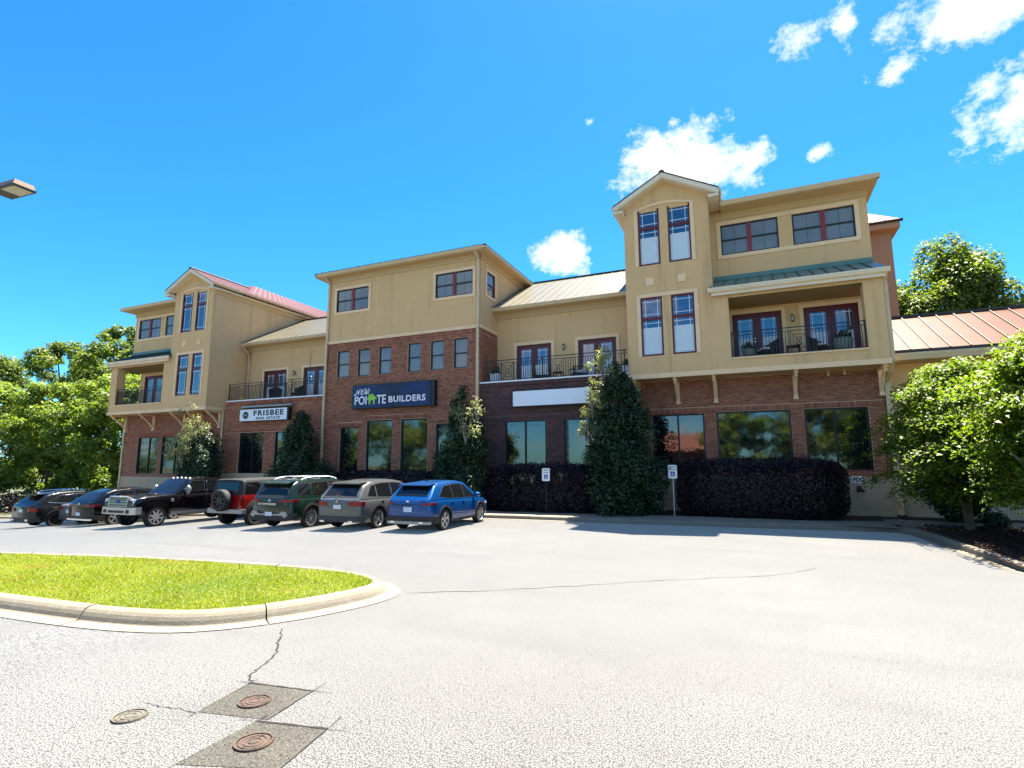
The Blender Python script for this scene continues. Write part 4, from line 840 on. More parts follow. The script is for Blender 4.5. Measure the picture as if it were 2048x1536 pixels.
for dx, h in ((0, .75), (.14, .62)):
    mb = MB(); mb.tube([(-3.78 + dx, 24.9, .1), (-3.78 + dx, 24.9, .2 + h), (-3.78 + dx, 25.0, .3 + h), (-3.78 + dx, 25.25, .3 + h)], .04, 8); mb.build('pipe', 'metal_grey', t)
# window wreath decal on left wing
mb = MB(); mb.lathe([(.40, 0), (.40, -.012), (.435, -.012), (.435, 0)], (-36.25, 24.49, 3.28), 'y', 32); o = mb.build('ring_decal', 'metal_grey'); tag(o, 'thin pale ring outline on the ground-floor window of the left wing', 'window decal')

# ---------------------------------------------------------------- adjoining salmon building and link
S = thing('salmon_building', 'salmon-walled neighbour building with salmon standing-seam roof behind the right wing', 'building', (9, 28, 0))
mb = MB(); mb.box(5.2, 18, 25.6, 31, -.5, 6.2); mb.build('wall', 'stucco', S)
mb = MB(); mb.box(5.25, 18, 25.52, 25.6, -.5, 1.65); mb.build('base_wall', 'block_base', S)
for a in (6.15, 9.4, 12.6):
    mb = MB(); bars(mb, a, a + 2.2, 1.8, 5.0, .07, 25.50, 25.6, (a + 1.1,)); w = mb.build('window', 'frame_dark', S); pane(w, ID, a + .07, a + 1.065, 1.87, 4.93, 25.56, 'glass_store'); pane(w, ID, a + 1.135, a + 2.13, 1.87, 4.93, 25.56, 'glass_store')
    mb = MB(); mb.box(a - .2, a, 25.52, 25.6, 1.7, 5.1); mb.box(a + 2.2, a + 2.4, 25.52, 25.6, 1.7, 5.1); mb.build('window_surround', 'salmon_stucco', S)
roof_slope(S, ID, (5.15, 24.55, 6.42), (17.35, 24.55, 6.42), (5.15, 28.2, 8.50), (17.35, 28.2, 8.50), 20, 'roof_salmon', .05)
roof_slope(S, ID, (17.35, 31.9, 6.42), (5.15, 31.9, 6.42), (17.35, 28.3, 8.50), (5.15, 28.3, 8.50), 20, 'roof_salmon', .05)
mb = MB(); mb.box(5.15, 17.4, 28.1, 28.4, 8.51, 8.62); mb.build('ridge_cap', 'roof_edge', S)
mb = MB(); mb.box(5.15, 17.4, 24.50, 24.56, 6.34, 6.46); mb.build('drip_edge', 'roof_edge', S)
gutter(S, ID, 5.15, 17.4, 24.47, 6.34, 'gutter', .26, .16); mb = MB(); mb.box(5.15, 17.4, 24.63, 25.6, 6.08, 6.14); mb.build('soffit', 'soffit', S)
mb = MB(); mb.box(2.0, 7.0, 31.0, 42, -.5, 13.75); mb.build('tower_wall', 'salmon_stucco', S)
roof_slope(S, ID, (2.0, 30.45, 13.95), (7.35, 30.45, 13.95), (2.0, 34, 16.9), (4.0, 34, 16.9), 9, 'roof_salmon'); roof_slope(S, ID, (7.35, 30.45, 13.95), (7.35, 42, 13.95), (4.0, 34, 16.9), (4.0, 38, 16.9), 16, 'roof_salmon')
mb = MB(); mb.box(2, 7.3, 30.5, 31, 13.6, 13.9); mb.box(7.0, 7.3, 31, 42, 13.602, 13.898); mb.build('fascia', 'salmon_stucco', S); gutter(S, ID, 2, 7.42, 30.38, 13.97, 'roof_edge', .1)
#--PART2--
# ---------------------------------------------------------------- balcony furniture
def chair_dark(x, y, z, rz, label, group, cush=True):
    t = thing('patio_chair', label, 'chair', (x, y, z), rz, group); local(t)
    mb = MB()
    n = 9; P = []
    for i in range(n):
        a = R(-105 + 210 * i / (n - 1)); P.append((.36 * math.sin(a), .34 * math.cos(a)))
    for i in range(n - 1):
        a, b = P[i], P[i + 1]; h0 = .62 + .25 * max(0, math.cos(R(-105 + 210 * i / (n - 1)))); h1 = .62 + .25 * max(0, math.cos(R(-105 + 210 * (i + 1) / (n - 1))))
        mb.add([(a[0], a[1], .16), (b[0], b[1], .16), (b[0] * 1.1, b[1] * 1.15, h1), (a[0] * 1.1, a[1] * 1.15, h0), (a[0] * .9, a[1] * .9, .16), (b[0] * .9, b[1] * .9, .16), (b[0], b[1] * 1.05, h1), (a[0], a[1] * 1.05, h0)], [(0, 1, 2, 3), (4, 7, 6, 5), (3, 2, 6, 7), (0, 4, 5, 1), (0, 3, 7, 4), (1, 5, 6, 2)])
    mb.build('backrest', 'wicker', t)
    mb = MB(); mb.box(-.32, .32, -.36, .30, .26, .36); mb.build('seat', 'wicker', t)
    if cush: mb = MB(); mb.box(-.29, .29, -.37, .24, .362, .46); mb.build('cushion', 'cushion', t, bevel=.02)
    for sx_ in (-.28, .28):
        for sy_ in (-.3, .26):
            mb = MB(); mb.tube([(sx_, sy_, .27), (sx_, sy_, 0)], .025, 6); mb.build('leg', 'wicker', t)
    return t
def armchair_white(x, y, z, rz, label, group):
    t = thing('patio_chair', label, 'chair', (x, y, z), rz, group); local(t)
    mb = MB(); mb.box(-.36, .36, -.36, .34, .22, .30); mb.build('seat', 'wicker', t)
    mb = MB(); mb.box(-.29, .29, -.38, .20, .302, .45); mb.build('seat_cushion', 'cushion', t, bevel=.03)
    mb = MB(); mb.add([(-.29, .18, .45), (.29, .18, .45), (.29, .30, .92), (-.29, .30, .92), (-.29, .30, .45), (.29, .30, .45), (.29, .40, .90), (-.29, .40, .90)], [(0, 1, 2, 3), (4, 7, 6, 5), (3, 2, 6, 7), (0, 4, 5, 1), (0, 3, 7, 4), (1, 5, 6, 2)]); mb.build('back_cushion', 'cushion', t, bevel=.03)
    for sx_ in (-.36, .36):
        mb = MB(); mb.box(sx_ - .035, sx_ + .035, -.36, .36, .56, .60); mb.build('armrest', 'wicker', t)
        for sy_ in (-.33, .33): mb = MB(); mb.box(sx_ - .03, sx_ + .03, sy_ - .03, sy_ + .03, 0, .56); mb.build('leg', 'wicker', t)
    return t
def small_table(x, y, z, label, w=.42, h=.42):
    t = thing('side_table', label, 'table', (x, y, z)); local(t)
    mb = MB(); mb.box(-w / 2, w / 2, -w / 2, w / 2, h - .04, h); mb.build('table_top', 'wicker', t); mb = MB(); mb.box(-w / 2 + .04, w / 2 - .04, -w / 2 + .04, w / 2 - .04, .12, .15); mb.build('shelf', 'wicker', t)
    for a in (-1, 1):
        for b in (-1, 1): mb = MB(); q = w / 2 - .03; mb.box(a * q - .02, a * q + .02, b * q - .02, b * q + .02, 0, h - .041); mb.build('leg', 'wicker', t)
def leaves(centers, normals, sizes, aspect=.5, droop=.25, rg=rng):
    n = len(centers); c = np.asarray(centers); nn = np.asarray(normals); nn = nn / np.maximum(np.linalg.norm(nn, axis=1, keepdims=True), 1e-6)
    a = rg.normal(size=(n, 3)); a -= nn * (a * nn).sum(1, keepdims=True); a /= np.maximum(np.linalg.norm(a, axis=1, keepdims=True), 1e-6); b = np.cross(nn, a)
    s = np.asarray(sizes)[:, None]
    p0 = c - a * s * .5; p2 = c + a * s * .5 - nn * s * droop; p1 = c + b * s * aspect * .5 + nn * s * .08; p3 = c - b * s * aspect * .5 + nn * s * .08
    V = np.stack([p0, p1, p2, p3], 1).reshape(-1, 3); F = np.arange(4 * n).reshape(n, 4); return V, F
def planter(x, y, z, kind, label, rad=.26, h=.42, plant=.35):
    t = thing('planter', label, 'planter', (x, y, z)); local(t)
    mb = MB()
    if kind == 'round': mb.lathe([(0, 0), (rad * .6, 0), (rad * .85, h * .3), (rad, h * .75), (rad * .92, h), (rad * .85, h), (rad * .8, h * .85), (0, h * .85)], (0, 0, 0), 'z', 20); mb.build('pot', 'planter_green', t)
    else: mb.add([(-rad * .85, -rad * .85, 0), (rad * .85, -rad * .85, 0), (rad * .85, rad * .85, 0), (-rad * .85, rad * .85, 0), (-rad, -rad, h), (rad, -rad, h), (rad, rad, h), (-rad, rad, h)], [(0, 3, 2, 1), (4, 5, 6, 7), (0, 1, 5, 4), (1, 2, 6, 5), (2, 3, 7, 6), (3, 0, 4, 7)]); mb.build('pot', 'planter_white', t)
    n = 260; d = rng.normal(size=(n, 3)); d /= np.linalg.norm(d, axis=1, keepdims=True); d[:, 2] = np.abs(d[:, 2]); c = d * rng.uniform(.3, 1, (n, 1)) * [rad * 1.15, rad * 1.15, plant] + [0, 0, h * .95]
    V, F = leaves(c, d + rng.normal(size=(n, 3)) * .5, rng.uniform(.07, .15, n)); fast_mesh('plant', V, F, 'leaf_holly', parent=t)
planter(-11.66, 24.62, 6.245, 'square', 'square white planter with dark shrub at the brick end of balcony', .24, .48, .5)
armchair_white(-9.35, 25.1, 6.245, R(25), 'white-cushioned armchair before the left door above the blank sign', 'white-cushioned balcony armchairs')
armchair_white(-7.45, 25.15, 6.245, R(-60), 'white-cushioned armchair turned sideways beside the wall lantern balcony', 'white-cushioned balcony armchairs')
small_table(-8.45, 25.0, 6.245, 'dark low table between the two white-cushioned armchairs')
planter(-5.05, 24.8, 6.245, 'square', 'square white planter on the balcony end against the gabled tower', .2, .45, .35)
chair_dark(.95, 24.95, 6.56, R(-70), 'dark wicker tub chair left of the table under the green canopy', 'dark wicker chairs on the canopy balcony')
chair_dark(2.75, 24.95, 6.56, R(70), 'dark wicker tub chair right of the table under the green canopy', 'dark wicker chairs on the canopy balcony')
small_table(1.85, 24.9, 6.56, 'dark two-tier wicker table between the wicker tub chairs', .5, .46)
planter(.15, 24.65, 6.56, 'round', 'round green pot with leafy plant by left canopy balcony door', .26, .42, .4)
planter(3.6, 24.62, 6.56, 'round', 'large round green pot with trailing plant by right canopy balcony door', .36, .56, .42)
chair_dark(-27.05, 24.9, 6.18, R(40), 'dark patio chair beside the left door above the FRISBEE sign', 'dark patio chairs above the FRISBEE sign', False)
chair_dark(-25.35, 25.0, 6.18, R(-50), 'dark patio chair near the hanging feeder above the FRISBEE sign', 'dark patio chairs above the FRISBEE sign', False)
t = thing('bird_feeder', 'black pole with a hanging feeder on the balcony railing', 'bird feeder', (-23.55, 24.12, 6.2))
mb = MB(); mb.tube([(-23.55, 24.12, 6.2), (-23.55, 24.12, 8.75), (-23.5, 24.12, 8.85), (-23.42, 24.12, 8.8)], .014, 6); mb.build('pole', 'iron', t)
mb = MB(); mb.tube([(-23.42, 24.12, 8.8), (-23.42, 24.12, 7.35)], .004, 4); mb.build('chain', 'iron', t); mb = MB(); mb.lathe([(0, .16), (.05, .12), (.035, .10), (.035, -.06), (.06, -.08), (0, -.09)], (-23.42, 24.12, 7.2), 'z', 10); mb.build('feeder', 'planter_white', t)

# ---------------------------------------------------------------- vehicles
def lerp1(P, x):
    return float(np.interp(x, [p[0] for p in P], [p[1] for p in P]))
def wheel(root, x, y, r, w, style, rim_m, side):
    t = bpy.data.objects.new('wheel', None); COL.objects.link(t); t.parent = root; OFF[t] = (0, 0, 0); t.empty_display_size = .1
    mb = MB(); rr = r * .70; mb.lathe([(rr, -w / 2 + .01), (rr + .02, -w / 2), (r - .035, -w / 2), (r - .008, -w / 2 + .03), (r, -w / 2 + .06), (r, w / 2 - .06), (r - .008, w / 2 - .03), (r - .035, w / 2), (rr + .02, w / 2), (rr, w / 2 - .01)], (x, y, r), 'y', 30)
    mb.build('tyre', 'rubber', t)
    mb = MB(); s = side; f = lambda d: d * s
    mb.lathe([(rr + .004, f(-w / 2)), (rr + .004, f(w / 2 - .008)), (rr - .018, f(w / 2 - .004)), (rr - .03, f(w / 2 - .03)), (rr - .035, f(-w / 2 + .02))], (x, y, r), 'y', 30)
    mb.lathe([(rr - .035, f(w / 2 - .12)), (.05, f(w / 2 - .11)), (0, f(w / 2 - .11))], (x, y, r), 'y', 30, 1)
    mb.lathe([(.065, f(w / 2 - .10)), (.06, f(w / 2 - .03)), (.03, f(w / 2 - .02)), (0, f(w / 2 - .02))], (x, y, r), 'y', 16)
    n = {'five': 5, 'ten': 10, 'eight': 8, 'six': 6}[style]
    for k in range(n):
        a = 2 * math.pi * k / n + .3
        for da in ((-.09, .09) if style == 'five' else (0,)):
            wv = .022 if style in ('five', 'ten') else .035
            ca, sa = math.cos(a + da * .4), math.sin(a + da * .4); cb, sb = math.cos(a + da * 1.3), math.sin(a + da * 1.3)
            p, q = Vector((x + .05 * ca, y, r + .05 * sa)), Vector((x + (rr - .02) * cb, y, r + (rr - .02) * sb)); nn = Vector((-(q - p).z, 0, (q - p).x)).normalized()
            o0, o1 = f(w / 2 - .03), f(w / 2 - .02)
            P = [p + nn * wv * 1.3 + Vector((0, o0, 0)), q + nn * wv + Vector((0, o1, 0)), q - nn * wv + Vector((0, o1, 0)), p - nn * wv * 1.3 + Vector((0, o0, 0))]
            mb.prism([tuple(v) for v in P], (0, f(-.035), 0), 0)
    mb.build('rim', [rim_m, 'rim_dark'], t); return t
def vehicle(name, label, cat, loc, rz, sp, group='cars parked in the row'):
    root = thing(name, label, cat, loc, rz, group); local(root)
    L, Wd = sp['L'], sp['W']; hl = L / 2; r = sp['r']; xr, xf = sp['xr'], sp['xf']; sill = sp['sill']; ar = r + sp.get('gap', .07)
    belt, cab, plan = sp['belt'], sp['cab'], sp.get('plan', [(-hl, .80), (-hl + .06, .88), (-hl + .18, .95), (-hl + .45, .99), (-hl + .9, 1.0), (hl - 1.2, 1.0), (hl - .6, .975), (hl - .25, .92), (hl - .08, .83), (hl, .70)])
    hw = lambda x: Wd / 2 * lerp1(plan, x)
    zend = sp.get('zend', [(-hl, sill + .12), (-hl + .35, sill), (hl - .5, sill), (hl, sill + .06)])
    def zb(x):
        z = lerp1(zend, x)
        for xc in (xr, xf):
            if abs(x - xc) < ar: z = max(z, r + math.sqrt(max(ar * ar - (x - xc) ** 2, 0)) * .98)
        return z
    PR = sp.get('prof', [(0, .955), (.12, .985), (.4, 1.0), (.72, .985), (.9, .955), (1.0, .90)])
    def yside(x, z):
        z0 = lerp1(zend, x); zt = lerp1(belt, x); return hw(x) * lerp1(PR, (z - z0) / max(zt - z0, .1))
    st = sorted(set([round(v, 4) for v in list(np.linspace(-hl, hl, 46)) + [p[0] for p in belt] + [p[0] for p in plan] + [xc + ar * math.cos(a) for xc in (xr, xf) for a in np.linspace(0, math.pi, 15)] + [xc + s * (ar + .002) for xc in (xr, xf) for s in (-1, 1)]]))
    st = [x for x in st if -hl <= x <= hl]; ROWS = [0, .14, .3, .48, .66, .8, .9, .96, 1.0]; K = 6
    mb = MB(); rings = []
    for x in st:
        z0, zt = zb(x), lerp1(belt, x); left = [(x, yside(x, z0 + (zt - z0) * t), z0 + (zt - z0) * t) for t in ROWS]; yt = left[-1][1]
        top = [(x, yt * (1 - 2 * k / K), zt + sp.get('crown', .03) * (1 - (1 - 2 * k / K) ** 2)) for k in range(1, K)]
        right = [(p[0], -p[1], p[2]) for p in left[::-1]]; rings.append(left + top + right)
    nr = len(rings[0]); vs = [p for q in rings for p in q]
    for i in range(len(st) - 1):
        for j in range(nr - 1): mb.f.append([i * nr + j, (i + 1) * nr + j, (i + 1) * nr + j + 1, i * nr + j + 1]); mb.m.append(0); mb.sm.append(True)
        mb.f.append([i * nr + nr - 1, (i + 1) * nr + nr - 1, (i + 1) * nr, i * nr]); mb.m.append(1); mb.sm.append(False)
    for i in (0, len(st) - 1):
        nR = len(ROWS)
        for j in range(nR - 1): mb.f.append([i * nr + j, i * nr + j + 1, i * nr + nr - 2 - j, i * nr + nr - 1 - j]); mb.m.append(0); mb.sm.append(True)
        mb.f.append([i * nr + k for k in range(nR - 1, nR - 1 + K + 1)]); mb.m.append(0); mb.sm.append(True)
    mb.v = vs; mb.build('body', [sp['paint'], 'plastic_black'], root)
    # cabin shell with pillars and roof
    tum = sp.get('tum', .34); inset = sp.get('inset', .93)
    x0, x1 = cab[0][0], cab[-1][0]
    zc = lambda x: lerp1(cab, x); zbel = lambda x: lerp1(belt, x) - .015; yb_ = lambda x: hw(x) * inset
    ytop = lambda x: yb_(x) - tum * max(zc(x) - zbel(x), 0)
    cst = sorted(set(list(np.linspace(x0, x1, 26)) + [p[0] for p in cab])); CR = [0, .35, .7, .9, 1.0]; mb = MB(); rings = []
    crn = sp.get('cab_crown', .035)
    for x in cst:
        zq, zt = zbel(x), max(zc(x), zbel(x) + .002); h = zt - zq; lf = []
        for t in CR: lf.append((x, yb_(x) - tum * h * t - (.0 if t < .89 else (.012 if t < .99 else .05)), zq + h * t - (0 if t < .99 else 0)))
        yt = lf[-1][1]; top = [(x, yt * (1 - 2 * k / K), zt + crn * min(1, h / .3) * (1 - (1 - 2 * k / K) ** 2)) for k in range(1, K)]
        rings.append(lf + top + [(p[0], -p[1], p[2]) for p in lf[::-1]])
    nr = len(rings[0]); mb.v = [p for q in rings for p in q]
    for i in range(len(cst) - 1):
        for j in range(nr - 1): mb.f.append([i * nr + j, (i + 1) * nr + j, (i + 1) * nr + j + 1, i * nr + j + 1]); mb.m.append(0); mb.sm.append(True)
    for i in (0, len(cst) - 1): mb.f.append(list(range(i * nr, i * nr + nr))); mb.m.append(0); mb.sm.append(False)
    mb.build('cabin', sp.get('cab_paint', sp['paint']), root)
    ysd = lambda x, z: yb_(x) - tum * (z - zbel(x)) + .007
    # windows
    for poly in sp['win']:
        for s in (1, -1):
            mb = MB(); P = [(x, s * ysd(x, z), z) for x, z in poly]; Q = [(x, s * (ysd(x, z) - .012), z) for x, z in poly]; n = len(P)
            mb.add(P + Q, [tuple(range(n)), tuple(range(n, 2 * n))[::-1]] + [(i, (i + 1) % n, n + (i + 1) % n, n + i) for i in range(n)]); mb.build('side_window', 'car_glass', root)
            if sp.get('chrome_line'):
                mb = MB(); lo = [p for p in P]; 
                mb.tube([(p[0], p[1] + s * .004, p[2]) for p in P] + [(P[0][0], P[0][1] + s * .004, P[0][2])], .011, 5); mb.build('window_trim', 'chrome', root)
    if not sp.get('chrome_line') and sp['paint'] != 'car_red':
        pts = sorted({p for poly in sp['win'] for p in poly}); hull = []
        for seq in (pts, pts[::-1]):
            part = []
            for p in seq:
                while len(part) > 1 and (part[-1][0] - part[-2][0]) * (p[1] - part[-2][1]) - (part[-1][1] - part[-2][1]) * (p[0] - part[-2][0]) <= 0: part.pop()
                part.append(p)
            hull += part[:-1]
        cx_ = sum(p[0] for p in hull) / len(hull); cz_ = sum(p[1] for p in hull) / len(hull)
        hull = [(x + .02 * (1 if x > cx_ else -1), z + .016 * (1 if z > cz_ else -1)) for x, z in hull]
        for s in (1, -1):
            mb = MB(); P = [(x, s * (ysd(x, z) - .0035), z) for x, z in hull]; mb.prism(P, (0, -s * .012, 0)); mb.build('window_frame', 'plastic_black', root)
    def skin(name, xa, xb, f0, f1, m):
        n1, n2 = 8, 8; V = []
        for i in range(n1 + 1):
            x = xa + (xb - xa) * i / n1; fr = f0 + (f1 - f0) * i / n1
            for k in range(n2 + 1):
                y = (ytop(x) - .05) * fr * (1 - 2 * k / n2); h = max(zc(x) - zbel(x), 0); z = zc(x) + crn * min(1, h / .3) * (1 - (y / max(ytop(x) - .05, .1)) ** 2); V.append((x, y, z))
        V = np.array(V); g = V.reshape(n1 + 1, n2 + 1, 3); nv = np.cross(g[-1, n2 // 2] - g[0, n2 // 2], g[0, 0] - g[0, -1]); nv /= np.linalg.norm(nv); nv = nv if nv[2] > 0 else -nv
        V = V + nv * .009
        return fast_mesh(name, V, [(i * (n2 + 1) + k, i * (n2 + 1) + k + 1, (i + 1) * (n2 + 1) + k + 1, (i + 1) * (n2 + 1) + k) for i in range(n1) for k in range(n2)], m, parent=root, smooth=True)
    if 'wind' in sp: skin('windshield', *sp['wind'], 'car_glass')
    if 'rearw' in sp: skin('rear_window', *sp['rearw'], 'car_glass')
    for x in (xr, xf):
        for s in (1, -1): wheel(root, x, s * (Wd / 2 - sp.get('tw', .235) / 2 - .015), r, sp.get('tw', .235), sp['rim'], sp.get('rim_m', 'rim_silver'), s)
    # dark wheel-arch trims
    for x in (xr, xf):
        for s in (1, -1):
            mb = MB(); pts = []; n = 16; wv, pr = sp.get('flare', (.055, .012))
            rows = []
            for i in range(n + 1):
                a = math.pi * (i / n) * 1.08 - .04 * math.pi; xx, zz = x + (ar - .01) * math.cos(a), r + (ar - .01) * math.sin(a); x2, z2 = x + (ar + wv) * math.cos(a), r + (ar + wv) * math.sin(a)
                zz, z2 = max(zz, sill - .02), max(z2, sill - .02); ya = yside(min(max(xx, -hl), hl), max(zz, lerp1(zend, x))) + pr; yb2 = yside(min(max(x2, -hl), hl), max(z2, lerp1(zend, x))) + pr * .7
                rows.append([(xx, s * (ya - .06), zz), (xx, s * ya, zz), (x2, s * yb2, z2), (x2, s * (yb2 - .05), z2)])
            vs = [p for q in rows for p in q]; mb.add(vs, [(i * 4 + j, i * 4 + (j + 1) % 4, (i + 1) * 4 + (j + 1) % 4, (i + 1) * 4 + j) for i in range(n) for j in range(4)], 0, True); mb.build('wheel_arch_trim', sp.get('arch_m', 'plastic_black'), root)
    # sill strips
    for s in (1, -1):
        mb = MB(); xa, xb = xr + ar + .05, xf - ar - .05; P = [(xx, s * (yside(xx, sill + .02) + .012), zz) for xx, zz in ((xa, sill - .03), (xb, sill - .03), (xb, sill + .13), (xa, sill + .13))]; mb.prism(P, (0, -s * .05, 0)); mb.build('sill_strip', sp.get('sill_m', 'plastic_black'), root)
    # outline band on an end
    def band(name, front, z0, z1, out, m, ya=0.0, xlen=.25, depth=.05, slope=0.0, both=True):
        sg = 1 if front else -1; xe = hl * sg; pts = []
        xs_ = [xe - sg * d for d in np.linspace(0, xlen, 9)]
        objs = []
        for s in ((1, -1) if ya > 0 else (0,)):
            if s == 0:
                path = [(x, -hw(x) * .995) for x in xs_[::-1]] + [(xe, v) for v in np.linspace(-hw(xe) * .9, hw(xe) * .9, 5)] + [(x, hw(x) * .995) for x in xs_]
            else:
                path = [(xe, s * ya)] + ([(xe, s * hw(xe) * .9)] if hw(xe) * .9 > ya else []) + [(x, s * hw(x) * .985) for x in xs_ if hw(x) > ya]
            mb = MB(); n = len(path); V = []
            for i, p in enumerate(path):
                a, b = path[max(i - 1, 0)], path[min(i + 1, n - 1)]; d = Vector((b[0] - a[0], b[1] - a[1], 0)).normalized(); nn = Vector((d.y, -d.x, 0)); 
                if nn.x * sg < -.2 or (abs(nn.x) <= .2 and nn.y * (p[1] or 1) < 0): nn = -nn
                o, q = Vector((p[0], p[1], 0)) + nn * out, Vector((p[0], p[1], 0)) - nn * depth
                V += [(o.x, o.y, z0), (o.x - sg * slope, o.y, z1), (q.x, q.y, z1), (q.x, q.y, z0)]
            mb.add(V, [(i * 4 + j, i * 4 + (j + 1) % 4, (i + 1) * 4 + (j + 1) % 4, (i + 1) * 4 + j) for i in range(n - 1) for j in range(4)] + [(0, 1, 2, 3), tuple(range(4 * n - 4, 4 * n))], 0, True)
            objs.append(mb.build(name, m, root))
        return objs
    def patch(name, front, poly, m, off=.012, depth=.04, tilt=0.0, par=None, chrome=None):
        sg = 1 if front else -1; mb = MB(); P = [(sg * (hl + off) - sg * tilt * (z - poly[0][1]), y, z) for y, z in poly]; mb.prism(P, (-sg * depth, 0, 0)); return mb.build(name, m, par or root)
    def rect(y0, y1, z0, z1): return [(y0, z0), (y1, z0), (y1, z1), (y0, z1)]
    # mirrors, handles
    mx, mz = sp['mirror']
    for s in (1, -1):
        ms = sp.get('mirror_size', (.11, .10, .15)); yy = s * (hw(mx) * .97 + .10); mb = MB(); n = 10
        mb.lathe([(0, -ms[0]), (ms[1] * .7, -ms[0] * .8), (ms[1], 0), (ms[1] * .85, ms[0] * .7), (0, ms[0] * .75)], (0, 0, 0), 'x', 12); mb.v = [(mx + p[0], yy + p[1] * ms[2] / ms[1], mz + p[2]) for p in mb.v]; mb.build('mirror', sp.get('mirror_m', sp['paint']), root)
        mb = MB(); mb.box(mx - .03, mx + .03, min(yy, yy - s * .16), max(yy, yy - s * .16), mz - .06, mz - .03); mb.build('mirror_arm', 'plastic_black', root)
    for hx, hz in sp.get('handles', ()):
        for s in (1, -1):
            y = s * (yside(hx, hz) + .012); mb = MB(); mb.box(hx - .09, hx + .09, y - .012, y + .012, hz - .014, hz + .014); mb.build('door_handle', sp.get('handle_m', sp['paint']), root, bevel=.008)
    # door seams
    for sx0, za, zb2 in sp.get('seams', ()):
        for s in (1, -1):
            mb = MB(); V = []
            for k in range(7):
                z = za + (zb2 - za) * k / 6; y = s * (yside(sx0, z) + .0015); V += [(sx0 - .006, y, z), (sx0 + .006, y, z)]
            mb.add(V, [(2 * k, 2 * k + 1, 2 * k + 3, 2 * k + 2) for k in range(6)]); mb.build('door_seam', 'plastic_black', root, recalc=False)
    if sp.get('rails'):
        xa, xb, rm = sp['rails']
        for s in (1, -1):
            pts = []
            for k in range(9):
                x = xa + (xb - xa) * k / 8; e = .0 if 0 < k < 8 else -.05; pts.append((x, s * (ytop(x) - .09), zc(x) + .075 + e + .01))
            mb = MB(); mb.tube(pts, .02, 6)
            for k in (1, 4, 7): p = pts[k]; mb.box(p[0] - .05, p[0] + .05, p[1] - .012, p[1] + .012, p[2] - .075, p[2])
            mb.build('roof_rail', rm, root)
    return root, dict(band=band, patch=patch, rect=rect, hl=hl, hw=hw, zc=zc, ytop=ytop, yside=yside, skin=skin)
UP = math.pi / 2
def std_rear(v, sp, zpl, light, bump, plate_y=0.0):
    pass
# blue crossover --------------------------------------------------
hl = 2.28
S1 = dict(L=4.56, W=1.85, r=.36, xr=-1.33, xf=1.40, sill=.28, paint='car_blue', rim='five', rim_m='rim_silver',
    belt=[(-hl, .98), (-hl + .06, 1.05), (-1.6, 1.07), (.9, 1.0), (1.35, .985), (1.9, .90), (2.12, .83), (hl, .68)],
    cab=[(-2.22, 1.05), (-1.72, 1.50), (-1.45, 1.575), (-.6, 1.63), (.0, 1.62), (.45, 1.56), (1.38, .99)], tum=.36,
    win=[[(-1.62, 1.16), (-1.2, 1.09), (-.72, 1.07), (-.72, 1.50), (-1.2, 1.46)], [(-.66, 1.07), (.12, 1.05), (.12, 1.50), (-.1, 1.525), (-.66, 1.51)], [(.18, 1.05), (.95, 1.03), (.62, 1.28), (.30, 1.48), (.18, 1.495)]],
    wind=(.50, 1.30, .86, .92), rearw=(-2.10, -1.76, .86, .80), mirror=(.88, 1.10), handles=[(-.85, .93), (.0, .91)], seams=[(-.69, .45, 1.06), (.15, .4, 1.04)])
car, h = vehicle('blue_crossover', 'glossy blue crossover parked nose-in, last in the row beside the plum shrub', 'car', (-10.62, 17.78, gz(-10.6)), R(91), S1)
h['band']('bumper', False, .30, .52, .03, 'plastic_black', xlen=.42); h['band']('skid_plate', False, .27, .36, .045, 'silver_trim', 0, .1)
h['band']('taillight', False, .89, .96, .012, 'light_red', .58, .40); h['patch']('trim_strip', False, h['rect'](-.5, .5, .88, .91), 'plastic_black'); h['patch']('license_plate', False, h['rect'](-.16, .16, .66, .82), 'plate', .02)
for s in (-1, 1): h['patch']('exhaust_tip', False, h['rect'](s * .55 - .08, s * .55 + .08, .30, .36), 'chrome', .06)
h['patch']('badge', False, [(-.05, .98), (.05, .98), (.06, 1.01), (0, 1.04), (-.06, 1.01)], 'chrome', .02)
mb = MB(); mb.add([(-1.93, .62, 1.525), (-1.62, .66, 1.58), (-1.62, -.66, 1.58), (-1.93, -.62, 1.525), (-1.93, .62, 1.50), (-1.62, .66, 1.54), (-1.62, -.66, 1.54), (-1.93, -.62, 1.50)], [(0, 1, 2, 3), (4, 7, 6, 5), (0, 4, 5, 1), (3, 2, 6, 7), (0, 3, 7, 4)]); mb.build('spoiler', 'car_blue', car)
h['band']('headlight', True, .70, .78, .01, 'light_clear', .48, .4); mb = MB(); mb.prism([(-1.2, -.012, 1.62), (-1.0, -.012, 1.635), (-1.18, -.012, 1.70)], (0, .024, 0)); mb.build('antenna', 'car_blue', car)
